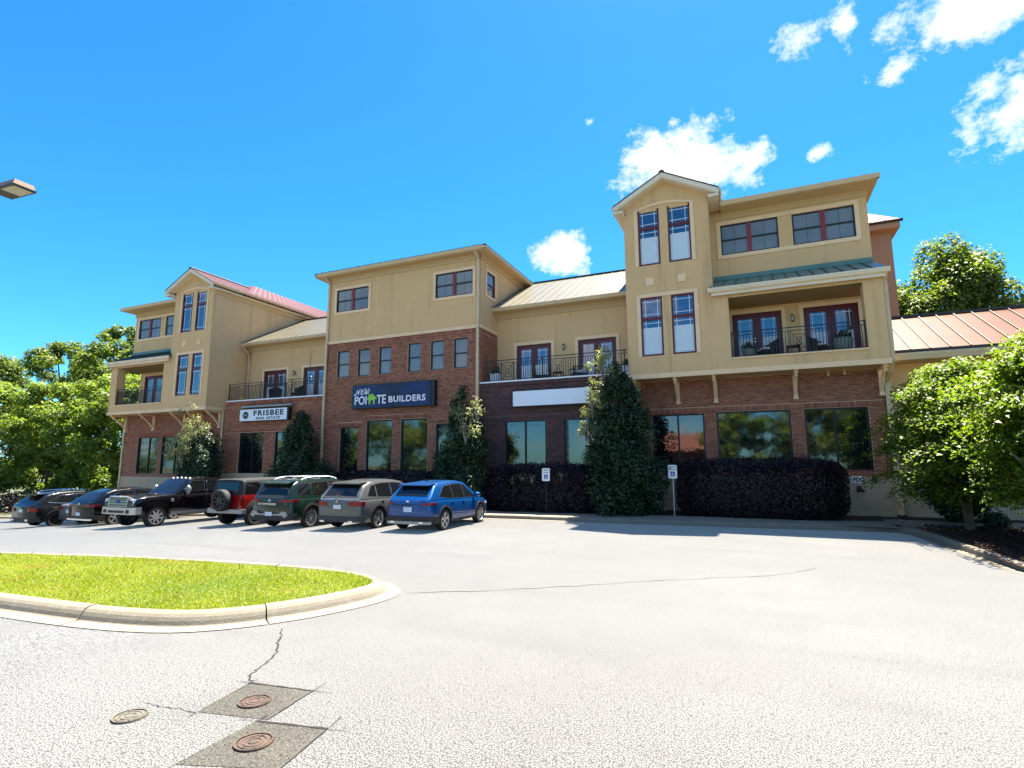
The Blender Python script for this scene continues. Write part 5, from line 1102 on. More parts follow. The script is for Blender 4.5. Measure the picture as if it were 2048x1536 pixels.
# grey crossover ---------------------------------------------------
hl = 2.44
S2 = dict(L=4.88, W=1.96, r=.37, xr=-1.34, xf=1.44, sill=.27, paint='car_grey', rim='five', rim_m='rim_silver',
    belt=[(-hl, 1.02), (-hl + .07, 1.08), (-1.6, 1.09), (.8, 1.03), (1.4, 1.01), (2.0, .93), (2.3, .85), (hl, .68)],
    cab=[(-2.36, 1.07), (-1.98, 1.52), (-1.6, 1.64), (-.8, 1.70), (-.1, 1.69), (.45, 1.61), (1.42, 1.02)], tum=.34,
    win=[[(-1.92, 1.17), (-1.42, 1.13), (-1.42, 1.53), (-1.62, 1.50)], [(-1.34, 1.13), (-.48, 1.10), (-.48, 1.585), (-1.0, 1.58), (-1.34, 1.55)], [(-.40, 1.10), (.35, 1.08), (.35, 1.53), (-.1, 1.58), (-.40, 1.585)], [(.42, 1.08), (1.0, 1.06), (.48, 1.47), (.42, 1.50)]],
    wind=(.52, 1.34, .86, .92), rearw=(-2.28, -1.94, .88, .80), mirror=(.92, 1.13), handles=[(-1.1, .96), (-.05, .95)], handle_m='chrome', seams=[(-.44, .42, 1.08), (.38, .4, 1.06), (-1.38, .8, 1.1)])
car, h = vehicle('grey_crossover', 'grey crossover with pale roof glare and split red taillights, between green and blue cars', 'car', (-13.35, 17.62, gz(-13.3)), R(92), S2)
h['band']('bumper', False, .30, .50, .02, 'plastic_grey', xlen=.3); h['band']('taillight', False, .84, .99, .012, 'light_red', .46, .30); h['patch']('license_plate', False, h['rect'](-.16, .16, .74, .88), 'plate', .02)
h['patch']('handle_strip', False, h['rect'](-.42, .42, .90, .945), 'car_grey', .03); h['patch']('badge', False, [(-.05, .95), (0, 1.06), (.05, .95), (.03, .95), (0, 1.02), (-.03, .95)], 'chrome', .04, .01)
for s in (-1, 1): h['patch']('exhaust_tip', False, h['rect'](s * .6 - .09, s * .6 + .09, .29, .35), 'chrome', .05)
mb = MB(); mb.add([(-2.12, .66, 1.60), (-1.72, .68, 1.645), (-1.72, -.68, 1.645), (-2.12, -.66, 1.60), (-2.12, .66, 1.57), (-1.72, .68, 1.6), (-1.72, -.68, 1.6), (-2.12, -.66, 1.57)], [(0, 1, 2, 3), (4, 7, 6, 5), (0, 4, 5, 1), (3, 2, 6, 7), (0, 3, 7, 4)]); mb.build('spoiler', 'car_grey', car)
h['band']('headlight', True, .72, .80, .01, 'light_clear', .5, .4); mb = MB(); mb.tube([(-2.47, -.3, 1.13), (-2.36, .12, 1.2)], .012, 5); mb.build('wiper', 'plastic_black', car)
# green three-row SUV ----------------------------------------------
hl = 2.50
S3 = dict(L=5.0, W=1.98, r=.385, xr=-1.42, xf=1.48, sill=.31, paint='car_green', rim='ten', rim_m='rim_silver', flare=(.07, .02),
    belt=[(-hl, 1.06), (-hl + .05, 1.13), (-1.6, 1.14), (.8, 1.10), (1.3, 1.09), (2.1, 1.04), (2.38, .96), (hl, .78)],
    cab=[(-2.44, 1.13), (-2.22, 1.60), (-1.95, 1.72), (-1.0, 1.775), (-.1, 1.765), (.5, 1.68), (1.32, 1.09)], tum=.30,
    win=[[(-2.10, 1.22), (-1.42, 1.20), (-1.42, 1.62), (-1.98, 1.60)], [(-1.30, 1.20), (-.42, 1.18), (-.42, 1.66), (-1.30, 1.64)], [(-.34, 1.18), (.50, 1.16), (.50, 1.60), (.2, 1.655), (-.34, 1.665)], [(.56, 1.16), (.98, 1.14), (.62, 1.50), (.56, 1.55)]],
    wind=(.56, 1.25, .88, .92), rearw=(-2.40, -2.24, .88, .84), mirror=(.95, 1.2), handles=[(-1.1, 1.0), (.0, .99)], seams=[(-.38, .45, 1.15), (.53, .45, 1.13)], rails=(-1.7, .25, 'paint_white'))
car, h = vehicle('green_suv', 'dark green three-row SUV with white roof rails and silver rear bumper insert', 'car', (-16.15, 17.35, gz(-16.1)), R(92), S3)
h['band']('bumper', False, .34, .56, .03, 'plastic_black', xlen=.35); h['band']('taillight', False, .98, 1.07, .012, 'light_red', .45, .42)
h['patch']('bumper_insert', False, [(-.78, .66), (-.60, .66), (-.46, .57), (.46, .57), (.60, .66), (.78, .66), (.86, .52), (.74, .44), (.62, .52), (-.62, .52), (-.74, .44), (-.86, .52)], 'silver_trim', .05, .06); h['patch']('license_plate', False, h['rect'](-.16, .16, .50, .64), 'plate', .058, .02)
h['patch']('tailgate_panel', False, h['rect'](-.62, .62, .84, .99), 'plastic_black', .012)
RT = Matrix(((0, 0, -1, -hl - .02), (-1, 0, 0, .55), (0, 1, 0, .875), (0, 0, 0, 1)))
text('PATHFINDER', .105, 0, 0, 0, 'chrome', car, 'lettering', width=1.12, ext=.004, bold=.003, space=1.28, RT=RT)
mb = MB(); mb.lathe([(.035, -.01), (.05, -.015), (.055, 0)], (-hl - .015, 0, 1.04), 'x', 16); mb.build('badge', 'chrome', car); h['band']('headlight', True, .82, .92, .01, 'light_clear', .55, .4)
mb = MB(); mb.add([(-2.42, .70, 1.66), (-2.05, .72, 1.72), (-2.05, -.72, 1.72), (-2.42, -.70, 1.66), (-2.42, .70, 1.62), (-2.05, .72, 1.68), (-2.05, -.72, 1.68), (-2.42, -.70, 1.62)], [(0, 1, 2, 3), (4, 7, 6, 5), (0, 4, 5, 1), (3, 2, 6, 7), (0, 3, 7, 4)]); mb.build('spoiler', 'car_green', car)
for xx in (-1.2, -.2):
    mb = MB(); y = h['ytop'](xx) - .08; mb.tube([(xx, -y, h['zc'](xx) + .1), (xx, y, h['zc'](xx) + .1)], .02, 6); mb.build('cross_bar', 'paint_white', car)
# red off-roader ----------------------------------------------------
hl = 2.15
S4 = dict(L=4.3, W=1.72, r=.41, xr=-1.42, xf=1.52, sill=.45, paint='car_red', cab_paint='soft_top', rim='eight', rim_m='rim_dark', gap=.10, tw=.27, flare=(.14, .12), crown=.01, cab_crown=.03,
    plan=[(-hl, .97), (-hl + .08, 1.0), (hl - 1.3, 1.0), (hl - .4, .86), (hl, .82)], prof=[(0, .98), (.2, 1.0), (.8, 1.0), (1, .98)],
    belt=[(-hl, 1.20), (-hl + .03, 1.22), (.78, 1.22), (.82, 1.18), (2.05, 1.12), (hl, 1.06)],
    cab=[(-2.13, 1.21), (-2.05, 1.78), (-1.9, 1.82), (.1, 1.84), (.42, 1.80), (.76, 1.22)], tum=.12, inset=.965,
    win=[[(-1.98, 1.27), (-1.25, 1.27), (-1.25, 1.70), (-1.92, 1.70)], [(-1.08, 1.27), (-.30, 1.27), (-.30, 1.71), (-1.08, 1.71)], [(-.18, 1.27), (.62, 1.27), (.38, 1.66), (.30, 1.71), (-.18, 1.71)]],
    wind=(.46, .72, .92, .95), mirror=(.58, 1.32), mirror_m='plastic_black', handles=[(-.9, 1.08), (.0, 1.08)], handle_m='plastic_black', seams=[(-.24, .5, 1.2), (-1.15, .9, 1.2)], sill_m='plastic_black')
car, h = vehicle('red_off_roader', 'red off-roader with black top and a spare wheel on its tailgate', 'car', (-19.15, 17.65, gz(-19.1)), R(91), S4)
h['band']('bumper', False, .52, .68, .12, 'silver_trim', xlen=.12, depth=.1); h['patch']('rear_window', False, h['rect'](-.58, .58, 1.30, 1.70), 'car_glass', -.02, .04, .14)
w = wheel(car, 0, 0, .42, .27, 'eight', 'rim_dark', -1); w.name = 'spare_wheel'; w.rotation_euler = (0, 0, -UP); w.location = (-hl - .22, 0.0, 1.02 - .42)
mb = MB(); mb.tube([(-hl - .16, 0, 1.02), (-hl + .02, 0, 1.02)], .12, 12); mb.build('spare_carrier', 'plastic_black', car)
for s in (-1, 1): h['patch']('taillight', False, h['rect'](s * .74 - .06, s * .74 + .06, .82, 1.08), 'light_red', .03, .06)
for s in (-1, 1):
    mb = MB(); mb.lathe([(0, .01), (.09, 0), (.1, -.05)], (hl + .005, s * .52, .98), 'x', 14); mb.build('headlight', 'light_clear', car)
h['band']('front_bumper', True, .55, .70, .12, 'plastic_black', xlen=.1); 
# black pickup truck, nose towards the lot ----------------------------
hl = 3.15
S5 = dict(L=6.3, W=2.03, r=.43, xr=-1.85, xf=2.18, sill=.52, paint='car_black', rim='eight', rim_m='rim_silver', gap=.10, tw=.28, flare=(.09, .035), arch_m='car_black', crown=.05,
    plan=[(-hl, .94), (-hl + .1, .98), (-hl + .4, 1.0), (hl - .9, 1.0), (hl - .3, .97), (hl - .08, .93), (hl, .88)], prof=[(0, .965), (.15, .99), (.45, 1.0), (.8, .985), (.93, .96), (1, .91)],
    belt=[(-hl, 1.38), (-hl + .05, 1.42), (-1.0, 1.42), (-.95, 1.33), (1.25, 1.31), (1.4, 1.33), (2.6, 1.27), (3.02, 1.20), (hl, 1.08)],
    cab=[(-1.0, 1.34), (-.92, 1.90), (-.75, 1.965), (.0, 2.0), (.4, 1.98), (.68, 1.91), (1.38, 1.33)], tum=.24,
    win=[[(-.78, 1.41), (-.12, 1.40), (-.12, 1.86), (-.72, 1.84)], [(.0, 1.40), (.98, 1.38), (.98, 1.50), (.66, 1.82), (.5, 1.87), (.0, 1.87)]],
    wind=(.72, 1.34, .90, .94), mirror=(.92, 1.50), mirror_size=(.09, .20, .13), mirror_m='silver_trim', handles=[(-.62, 1.2), (.22, 1.19)], seams=[(-.06, .6, 1.36), (-.92, .6, 1.36), (1.05, .6, 1.34)], chrome_line=True, sill_m='silver_trim')
car, h = vehicle('pickup_truck', 'black crew-cab pickup truck with chrome grille, backed in facing the lot', 'truck', (-23.85, 17.45, gz(-23.8)), R(-90), S5)
h['band']('front_bumper', True, .58, .86, .06, 'silver_bright', xlen=.32, depth=.08); h['patch']('bumper_slot', True, h['rect'](-.50, .50, .64, .74), 'plastic_black', .068, .02)
for s in (-1, 1):
    h['patch']('fog_light', True, h['rect'](s * .72 - .10, s * .72 + .10, .63, .77), 'plastic_black', .068, .02); h['patch']('headlight', True, [(s * .66, .92), (s * .90, .93), (s * .93, 1.18), (s * .66, 1.21)], 'light_clear', -.01, .08, .15)
h['patch']('grille', True, [(-.62, .89), (.62, .89), (.64, 1.24), (.58, 1.27), (-.58, 1.27), (-.64, 1.24)], 'silver_bright', .035, .12, .08)
for z in (.93, 1.03, 1.13, 1.205): h['patch']('grille_slot', True, h['rect'](-.54, .54, z, z + .045), 'plastic_black', .04 - .08 * (z - .89), .03)
mb = MB(); mb.lathe([(0, .02), (.09, .01), (.11, 0)], (hl + .035, 0, 1.08), 'x', 20); mb.v = [(p[0], p[1] * 1.3, 1.08 + (p[2] - 1.08) * .62) for p in mb.v]; mb.build('badge', 'paint_blue', car)
mb = MB(); mb.tube([(hl - .05, -.62, 1.285), (hl + .02, -.2, 1.30), (hl + .02, .2, 1.30), (hl - .05, .62, 1.285)], .03, 6); mb.build('hood_lip', 'chrome', car)
for k in range(5):
    y = -.56 + .28 * k; mb = MB(); mb.lathe([(0, .05), (.03, .04), (.05, 0)], (.52, y, 1.985 - .01 * abs(k - 2)), 'z', 8); mb.build('clearance_light', 'light_clear', car)
for s in (-1, 1):
    mb = MB(); mb.box(.35, 1.0, s * 1.025 - .015, s * 1.025 + .015, 1.35, 1.38); mb.build('window_sill_trim', 'chrome', car); mb = MB(); mb.lathe([(0, s * .012), (.07, s * .012), (.075, 0)], (1.55, s * 1.015, 1.08), 'y', 14); mb.build('fender_badge', 'silver_trim', car)
    mb = MB(); mb.box(-.9, 1.2, s * 1.0 - .12, s * 1.0 + .06, .42, .47); mb.build('running_board', 'plastic_black', car); h['band']
for s in (-1, 1): h['patch']('taillight', False, h['rect'](s * .9 - .07, s * .9 + .07, 1.0, 1.36), 'light_red', .02, .05)
h['band']('rear_bumper', False, .58, .75, .08, 'chrome', xlen=.1)
mb = MB(); mb.box(-3.0, -1.05, -.86, .86, 1.425, 1.45); mb.build('bed_cover', 'plastic_black', car)
# black SUV ----------------------------------------------------------
hl = 2.42
S6 = dict(L=4.84, W=1.93, r=.37, xr=-1.38, xf=1.46, sill=.28, paint='car_black', rim='five', rim_m='rim_silver',
    belt=[(-hl, 1.02), (-hl + .07, 1.10), (-1.5, 1.10), (.8, 1.04), (1.4, 1.02), (2.0, .94), (2.3, .85), (hl, .68)],
    cab=[(-2.30, 1.09), (-1.75, 1.50), (-1.4, 1.62), (-.6, 1.67), (.0, 1.66), (.5, 1.58), (1.42, 1.02)], tum=.35,
    win=[[(-1.75, 1.20), (-1.25, 1.15), (-.6, 1.12), (-.6, 1.55), (-1.2, 1.52)], [(-.52, 1.12), (.3, 1.09), (.3, 1.51), (-.1, 1.555), (-.52, 1.555)], [(.37, 1.09), (1.0, 1.07), (.5, 1.44), (.37, 1.49)]],
    wind=(.56, 1.34, .86, .92), rearw=(-2.2, -1.78, .86, .8), mirror=(.92, 1.13), handles=[(-.9, .95), (.1, .94)], seams=[(-.56, .42, 1.08), (.33, .4, 1.06)], chrome_line=True)
car, h = vehicle('black_suv', 'black SUV with chrome window line and pale skid plate beside the pickup', 'car', (-28.1, 17.6, gz(-28.1)), R(90), S6)
h['band']('bumper', False, .30, .46, .02, 'plastic_black', xlen=.3); h['band']('skid_plate', False, .30, .37, .04, 'chrome', 0, .08); h['band']('taillight', False, .90, .99, .012, 'light_red', .40, .34); h['patch']('license_plate', False, h['rect'](-.16, .16, .50, .64), 'plate', .03)
h['patch']('trim_strip', False, h['rect'](-.4, .4, .93, .95), 'light_red', .014); h['patch']('badge', False, h['rect'](-.04, .04, .98, 1.06), 'chrome', .02); h['band']('headlight', True, .72, .8, .01, 'light_clear', .5, .4)
# silver sedan, mostly hidden ------------------------------------------
hl = 2.35
S7 = dict(L=4.7, W=1.82, r=.33, xr=-1.30, xf=1.45, sill=.22, paint='car_silver', rim='five', rim_m='rim_silver',
    belt=[(-hl, .92), (-hl + .08, 1.0), (-1.6, 1.02), (-1.2, .98), (.7, .94), (1.3, .92), (2.0, .82), (2.2, .74), (hl, .58)],
    cab=[(-1.9, 1.0), (-1.0, 1.35), (-.3, 1.41), (.2, 1.39), (1.3, .92)], tum=.4,
    win=[[(-1.35, 1.06), (-.5, 1.02), (-.5, 1.31), (-.95, 1.28)], [(-.44, 1.02), (.4, 1.0), (.25, 1.25), (-.1, 1.33), (-.44, 1.32)]],
    wind=(.3, 1.2, .86, .92), rearw=(-1.75, -1.06, .86, .8), mirror=(.8, 1.02), handles=[(-.75, .86), (.2, .85)], seams=[(-.47, .36, .98)])
car, h = vehicle('silver_sedan', 'low silver sedan mostly hidden between two dark SUVs', 'car', (-30.35, 18.3, gz(-30.3)), R(90), S7)
h['band']('bumper', False, .28, .44, .02, 'plastic_grey', xlen=.3); h['band']('taillight', False, .74, .88, .012, 'light_red', .5, .3); h['patch']('license_plate', False, h['rect'](-.16, .16, .60, .74), 'plate', .02); h['band']('headlight', True, .6, .7, .01, 'light_clear', .5, .3)
# charcoal SUV, first in the row -----------------------------------------
S8 = dict(S6); hl = 2.42
S8.update(paint='car_charcoal', rim_m='rim_dark', tum=.33, rails=(-1.6, .2, 'chrome'), cab=[(-2.30, 1.09), (-1.85, 1.54), (-1.5, 1.64), (-.6, 1.69), (.0, 1.68), (.5, 1.59), (1.42, 1.02)], rearw=(-2.2, -1.88, .86, .8))
car, h = vehicle('charcoal_suv', 'charcoal SUV with oval chrome exhaust, first at the left end of the row', 'car', (-32.55, 17.5, gz(-32.5)), R(90), S8)
h['band']('bumper', False, .30, .48, .02, 'plastic_black', xlen=.3); h['band']('taillight', False, .80, .98, .012, 'light_red', .58, .26)
mb = MB(); mb.add([(-2.18, .64, 1.58), (-1.72, .66, 1.62), (-1.72, -.66, 1.62), (-2.18, -.64, 1.58), (-2.18, .64, 1.55), (-1.72, .66, 1.58), (-1.72, -.66, 1.58), (-2.18, -.64, 1.55)], [(0, 1, 2, 3), (4, 7, 6, 5), (0, 4, 5, 1), (3, 2, 6, 7), (0, 3, 7, 4)]); mb.build('spoiler', 'car_charcoal', car)
for s in (-1, 1): h['patch']('exhaust_tip', False, [(s * .6 + .13 * math.cos(a), .40 + .05 * math.sin(a)) for a in np.linspace(0, 2 * math.pi, 14)[:-1]], 'chrome', .035)
h['patch']('license_plate', False, h['rect'](-.16, .16, .76, .90), 'plate', .02); h['band']('headlight', True, .72, .8, .01, 'light_clear', .5, .4)

# ---------------------------------------------------------------- lamp post whose head enters at the left edge
LX, LY = -12.55, 4.95
t = thing('street_lamp', 'brown shoebox parking-lot lamp whose head juts in at the left edge', 'street lamp', (-13.9, 5.05, 0))
hd = Vector((-12.02, 5.00, 7.27)); dr = Vector((1, .035, -.03)).normalized()
yy = Vector((-dr.y, dr.x, 0)).normalized(); zz = dr.cross(yy); Lh, Wh, Hh = .80, .36, .12
def hp(a, b, c): p = hd - dr * (Lh - a) + yy * b + zz * c; return tuple(p)
mb = MB(); mb.add([hp(0, -Wh / 2, 0), hp(Lh, -Wh / 2, 0), hp(Lh, Wh / 2, 0), hp(0, Wh / 2, 0), hp(.05, -Wh / 2 + .03, Hh), hp(Lh - .03, -Wh / 2 + .03, Hh), hp(Lh - .03, Wh / 2 - .03, Hh), hp(.05, Wh / 2 - .03, Hh)], [(3, 2, 1, 0), (4, 5, 6, 7), (0, 1, 5, 4), (1, 2, 6, 5), (2, 3, 7, 6), (3, 0, 4, 7)]); mb.build('lamp_head', 'lamp_housing', t)
mb = MB(); q = [hp(.02, -Wh / 2 - .006, -.012), hp(Lh + .006, -Wh / 2 - .006, -.012), hp(Lh + .006, Wh / 2 + .006, -.012), hp(.02, Wh / 2 + .006, -.012)]; mb.prism(q, tuple(zz * .035)); mb.build('door_frame', 'bronze', t)
mb = MB(); mb.prism([hp(.36, -Wh / 2 + .03, -.018), hp(Lh - .03, -Wh / 2 + .03, -.018), hp(Lh - .03, Wh / 2 - .03, -.018), hp(.36, Wh / 2 - .03, -.018)], tuple(zz * .01)); mb.build('lens', 'lamp_lens', t)
mb = MB(); mb.tube([hp(.03, 0, .06), hp(-.5, 0, .06), (-13.9, 5.02, 7.22)], .05, 8); mb.build('arm', 'bronze', t)
mb = MB(); mb.tube([(-13.9, 5.05, gz(-13.9)), (-13.9, 5.05, 7.4)], [.11, .07], 12); mb.build('pole', 'bronze', t); mb = MB(); mb.lathe([(0, 0), (.26, 0), (.26, .55), (.22, .6), (0, .6)], (-13.9, 5.05, gz(-13.9)), 'z', 16); mb.build('footing', 'concrete', t)

# ---------------------------------------------------------------- vegetation
def crown_points(n, clumps, shell=.55):
    cl = np.array([c[:3] for c in clumps]); rad = np.array([c[3:6] for c in clumps]); vol = rad.prod(1) ** .67; idx = rng.choice(len(cl), n, p=vol / vol.sum())
    d = rng.normal(size=(n, 3)); d /= np.linalg.norm(d, axis=1, keepdims=True); q = shell + (1 - shell) * rng.random((n, 1)) ** .6
    q *= rng.uniform(.8, 1.12, (n, 1)); return cl[idx] + d * q * rad[idx], d
def make_tree(name, label, base, height, crown_r, n, leaf, m, group=None, z0=.25, seed=0, bark='bark', clump_n=26, flat=.7, trunk_r=None, lean=(0, 0), shape='round', limbs=12, aspect=.55, cat='tree', cs=.34):
    rg = random.Random(seed); bx, by, bz = base; t = thing(name, label, cat, base, 0, group)
    cz0 = bz + height * z0; hh = height * (1 - z0) / 2; cc = (bx + lean[0], by + lean[1], cz0 + hh); clumps = []
    for k in range(clump_n):
        u = rg.uniform(-1, 1); a = rg.uniform(0, 2 * math.pi); rr = math.sqrt(1 - u * u) if shape == 'round' else 1
        if shape == 'cone': rr = (1 - (u + 1) / 2) ** .8 + .08
        if shape == 'umbrella': rr = math.sqrt(max(0, 1 - max(u, -.1) ** 2)) * (1 if u > -.5 else .8)
        if shape == 'tall': rr = (1 - abs(u) ** 2.2) ** .5
        f = rg.uniform(.55, 1.0); s = cs * rg.uniform(.75, 1.25) * (1 if shape != 'cone' else max(.35, rr))
        clumps.append((cc[0] + crown_r * rr * f * math.cos(a) * .86, cc[1] + crown_r * rr * f * math.sin(a) * .86, cc[2] + hh * u * .86, crown_r * s, crown_r * s, crown_r * s * flat))
    c, d = crown_points(n, clumps); up = np.array([0, 0, .55]); V, F = leaves(c, d * .7 + up + rng.normal(size=(n, 3)) * .45, rng.uniform(leaf * .65, leaf * 1.3, n), aspect); V[:, 2] = np.maximum(V[:, 2], bz + .02)
    fast_mesh('crown', V, F, m, parent=t)
    mb = MB(); tr = trunk_r or height * .018; top = (cc[0], cc[1], cc[2] + hh * .35); mid = (bx + lean[0] * .35 + rg.uniform(-.1, .1), by + lean[1] * .35, bz + height * .35)
    mb.tube([(bx, by, bz - .2), (bx + lean[0] * .1, by + lean[1] * .1, bz + height * .08), mid, top], [tr * 1.35, tr, tr * .75, tr * .2], 8)
    for k in rg.sample(range(clump_n), min(limbs, clump_n)):
        q = clumps[k]; s = rg.uniform(.25, .7); st_ = (bx + (mid[0] - bx) + (top[0] - mid[0]) * (s - .2) if s > .2 else mid[0], mid[1] + (top[1] - mid[1]) * max(s - .2, 0), mid[2] + (top[2] - mid[2]) * max(s - .2, 0)); m_ = ((st_[0] + q[0]) / 2, (st_[1] + q[1]) / 2, (st_[2] + q[2]) / 2 - .05 * height * .3)
        if q[2] < st_[2]: st_ = mid
        mb.tube([st_, m_, q[:3]], [tr * .45, tr * .3, tr * .1], 6)
    mb.build('trunk', bark, t); return t
G1 = 'woodland trees left of the building'
WT = [  # x, y, height, radius, leaves, mat, label
    (-47.5, 29, 11.8, 4.4, 15000, 'leaf_wood', 'sunlit yellow-green tree pressed against the building\'s left end'),
    (-54.0, 31, 12.6, 4.8, 15000, 'leaf_wood', 'sunlit yellow-green tree, second from the building\'s left end'),
    (-61.0, 30, 12.2, 4.8, 14000, 'leaf_wood', 'sunlit yellow-green tree, third from the building\'s left end'),
    (-68.5, 29, 12.4, 4.9, 14000, 'leaf_wood', 'sunlit yellow-green tree, fourth from the building\'s left end'),
    (-76.0, 27, 13.2, 5.0, 12000, 'leaf_wood', 'sunlit yellow-green tree at the left edge of the picture'),
    (-56.0, 36.5, 18.8, 4.4, 12000, 'leaf_wood_dark', 'tall airy darker tree rising highest just left of the building'),
    (-65.0, 38.0, 20.0, 5.4, 14000, 'leaf_wood_dark', 'tall dark-hollowed tree behind the sunlit ones, left of the highest'),
    (-77.0, 39.0, 19.6, 5.6, 12000, 'leaf_wood_dark', 'tall darker tree behind the sunlit ones, third from the building'),
    (-89.0, 36.0, 18.5, 5.6, 10000, 'leaf_wood_dark', 'tall darker tree behind the sunlit ones at the left edge')]
for i, (x, y, hgt, cr, n, m, lab) in enumerate(WT):
    make_tree('woodland_tree', lab, (x, y, gz(x) - .2), hgt, cr, int(n * 1.5), .30 if i < 5 else .34, m, G1, .06 if i < 5 else .38, 30 + i, clump_n=120 if i < 5 else 80, cs=.185 if i < 5 else .19, limbs=12, shape='tall' if i < 5 else 'round', flat=.7)
# low dark hedge at the wood's foot
n = 9000; c = np.stack([rng.uniform(-100, -42, n), 24.5 + rng.normal(size=n) * .7, rng.uniform(-.9, .75, n)], 1); c[:, 2] += np.array([gz(v) for v in c[:, 0]]) + .75
V, F = leaves(c, rng.normal(size=(n, 3)) + [0, -.3, .5], rng.uniform(.18, .34, n)); o = fast_mesh('hedge', V, F, 'leaf_plum'); tag(o, 'long low dark hedge at the foot of the woodland trees', 'hedge')
G2 = 'small ornamental trees in the mulch bed'
def dogwood(label, base, h, layers, nl, seed, trunks, m='leaf_dogwood', leaf=.115):
    rg = random.Random(seed); t = thing('dogwood_tree', label, 'tree', base, 0, G2); bx, by, bz = base; C = []; Nn = []
    tips = []
    tiers = 10
    for k in range(layers):
        u = (k % tiers) / (tiers - 1); a = k * 2.39996 + rg.uniform(-.5, .5); z = h * (.24 + .70 * u) + rg.uniform(-.09, .09)
        rmax = h * .40 * math.sin(math.pi * min(.97, .20 + .72 * u)) ** .7; rr = rmax * math.sqrt(rg.uniform(.05, 1.0)) * rg.uniform(.85, 1.1)
        cx, cy = bx + rr * math.cos(a), by + rr * math.sin(a); tips.append((cx, cy, bz + z)); ra, rb = h * rg.uniform(.055, .10), h * rg.uniform(.014, .026)
        n = int(nl / layers); q = np.clip(rng.normal(size=(n, 3)), -1.8, 1.8) * [ra, ra, rb]; dist = np.hypot(q[:, 0], q[:, 1]); q[:, 2] -= dist ** 2 * .30 + .10 * rr / max(rmax, .1) * dist
        C.append(q + [cx, cy, bz + z]); Nn.append(rng.normal(size=(n, 3)) * .30 + [.30 * math.cos(a), .30 * math.sin(a), 1.0])
    C = np.concatenate(C); Nn = np.concatenate(Nn); V, F = leaves(C, Nn, rng.uniform(leaf * .6, leaf * 1.35, len(C)), .6, .35); fast_mesh('crown', V, F, m, parent=t)
    mb = MB()
    for (dx, dy, tz, rad) in trunks:
        mb.tube([(bx + dx * .05, by + dy * .05, bz - .1), (bx + dx * .4, by + dy * .4, bz + tz * .45), (bx + dx, by + dy, bz + tz)], [rad * 1.25, rad * .85, rad * .3], 8)
    for q in tips[::2]:
        tk = trunks[rg.randrange(len(trunks))]; s = rg.uniform(.3, .8); st_ = (bx + tk[0] * s, by + tk[1] * s, bz + tk[2] * s); mb.tube([st_, ((st_[0] + q[0]) / 2, (st_[1] + q[1]) / 2, (st_[2] + q[2]) / 2), q], [.035, .025, .008], 5)
    mb.build('trunk', 'bark_pale' if seed % 2 else 'bark', t); return t
dogwood('yellow-green layered tree nearer the building, with a straight dark trunk', (5.9, 21.0, .16), 5.3, 100, 30000, 42, [(0.1, .1, 3.2, .11), (-.5, -.3, 3.4, .05)])
dogwood('yellow-green layered tree at the right edge with pale leaning stems', (7.15, 17.3, .18), 5.5, 110, 36000, 43, [(.3, .2, 3.4, .12), (-1.5, -.1, 2.6, .07), (-1.2, .5, 2.2, .05)], leaf=.125)
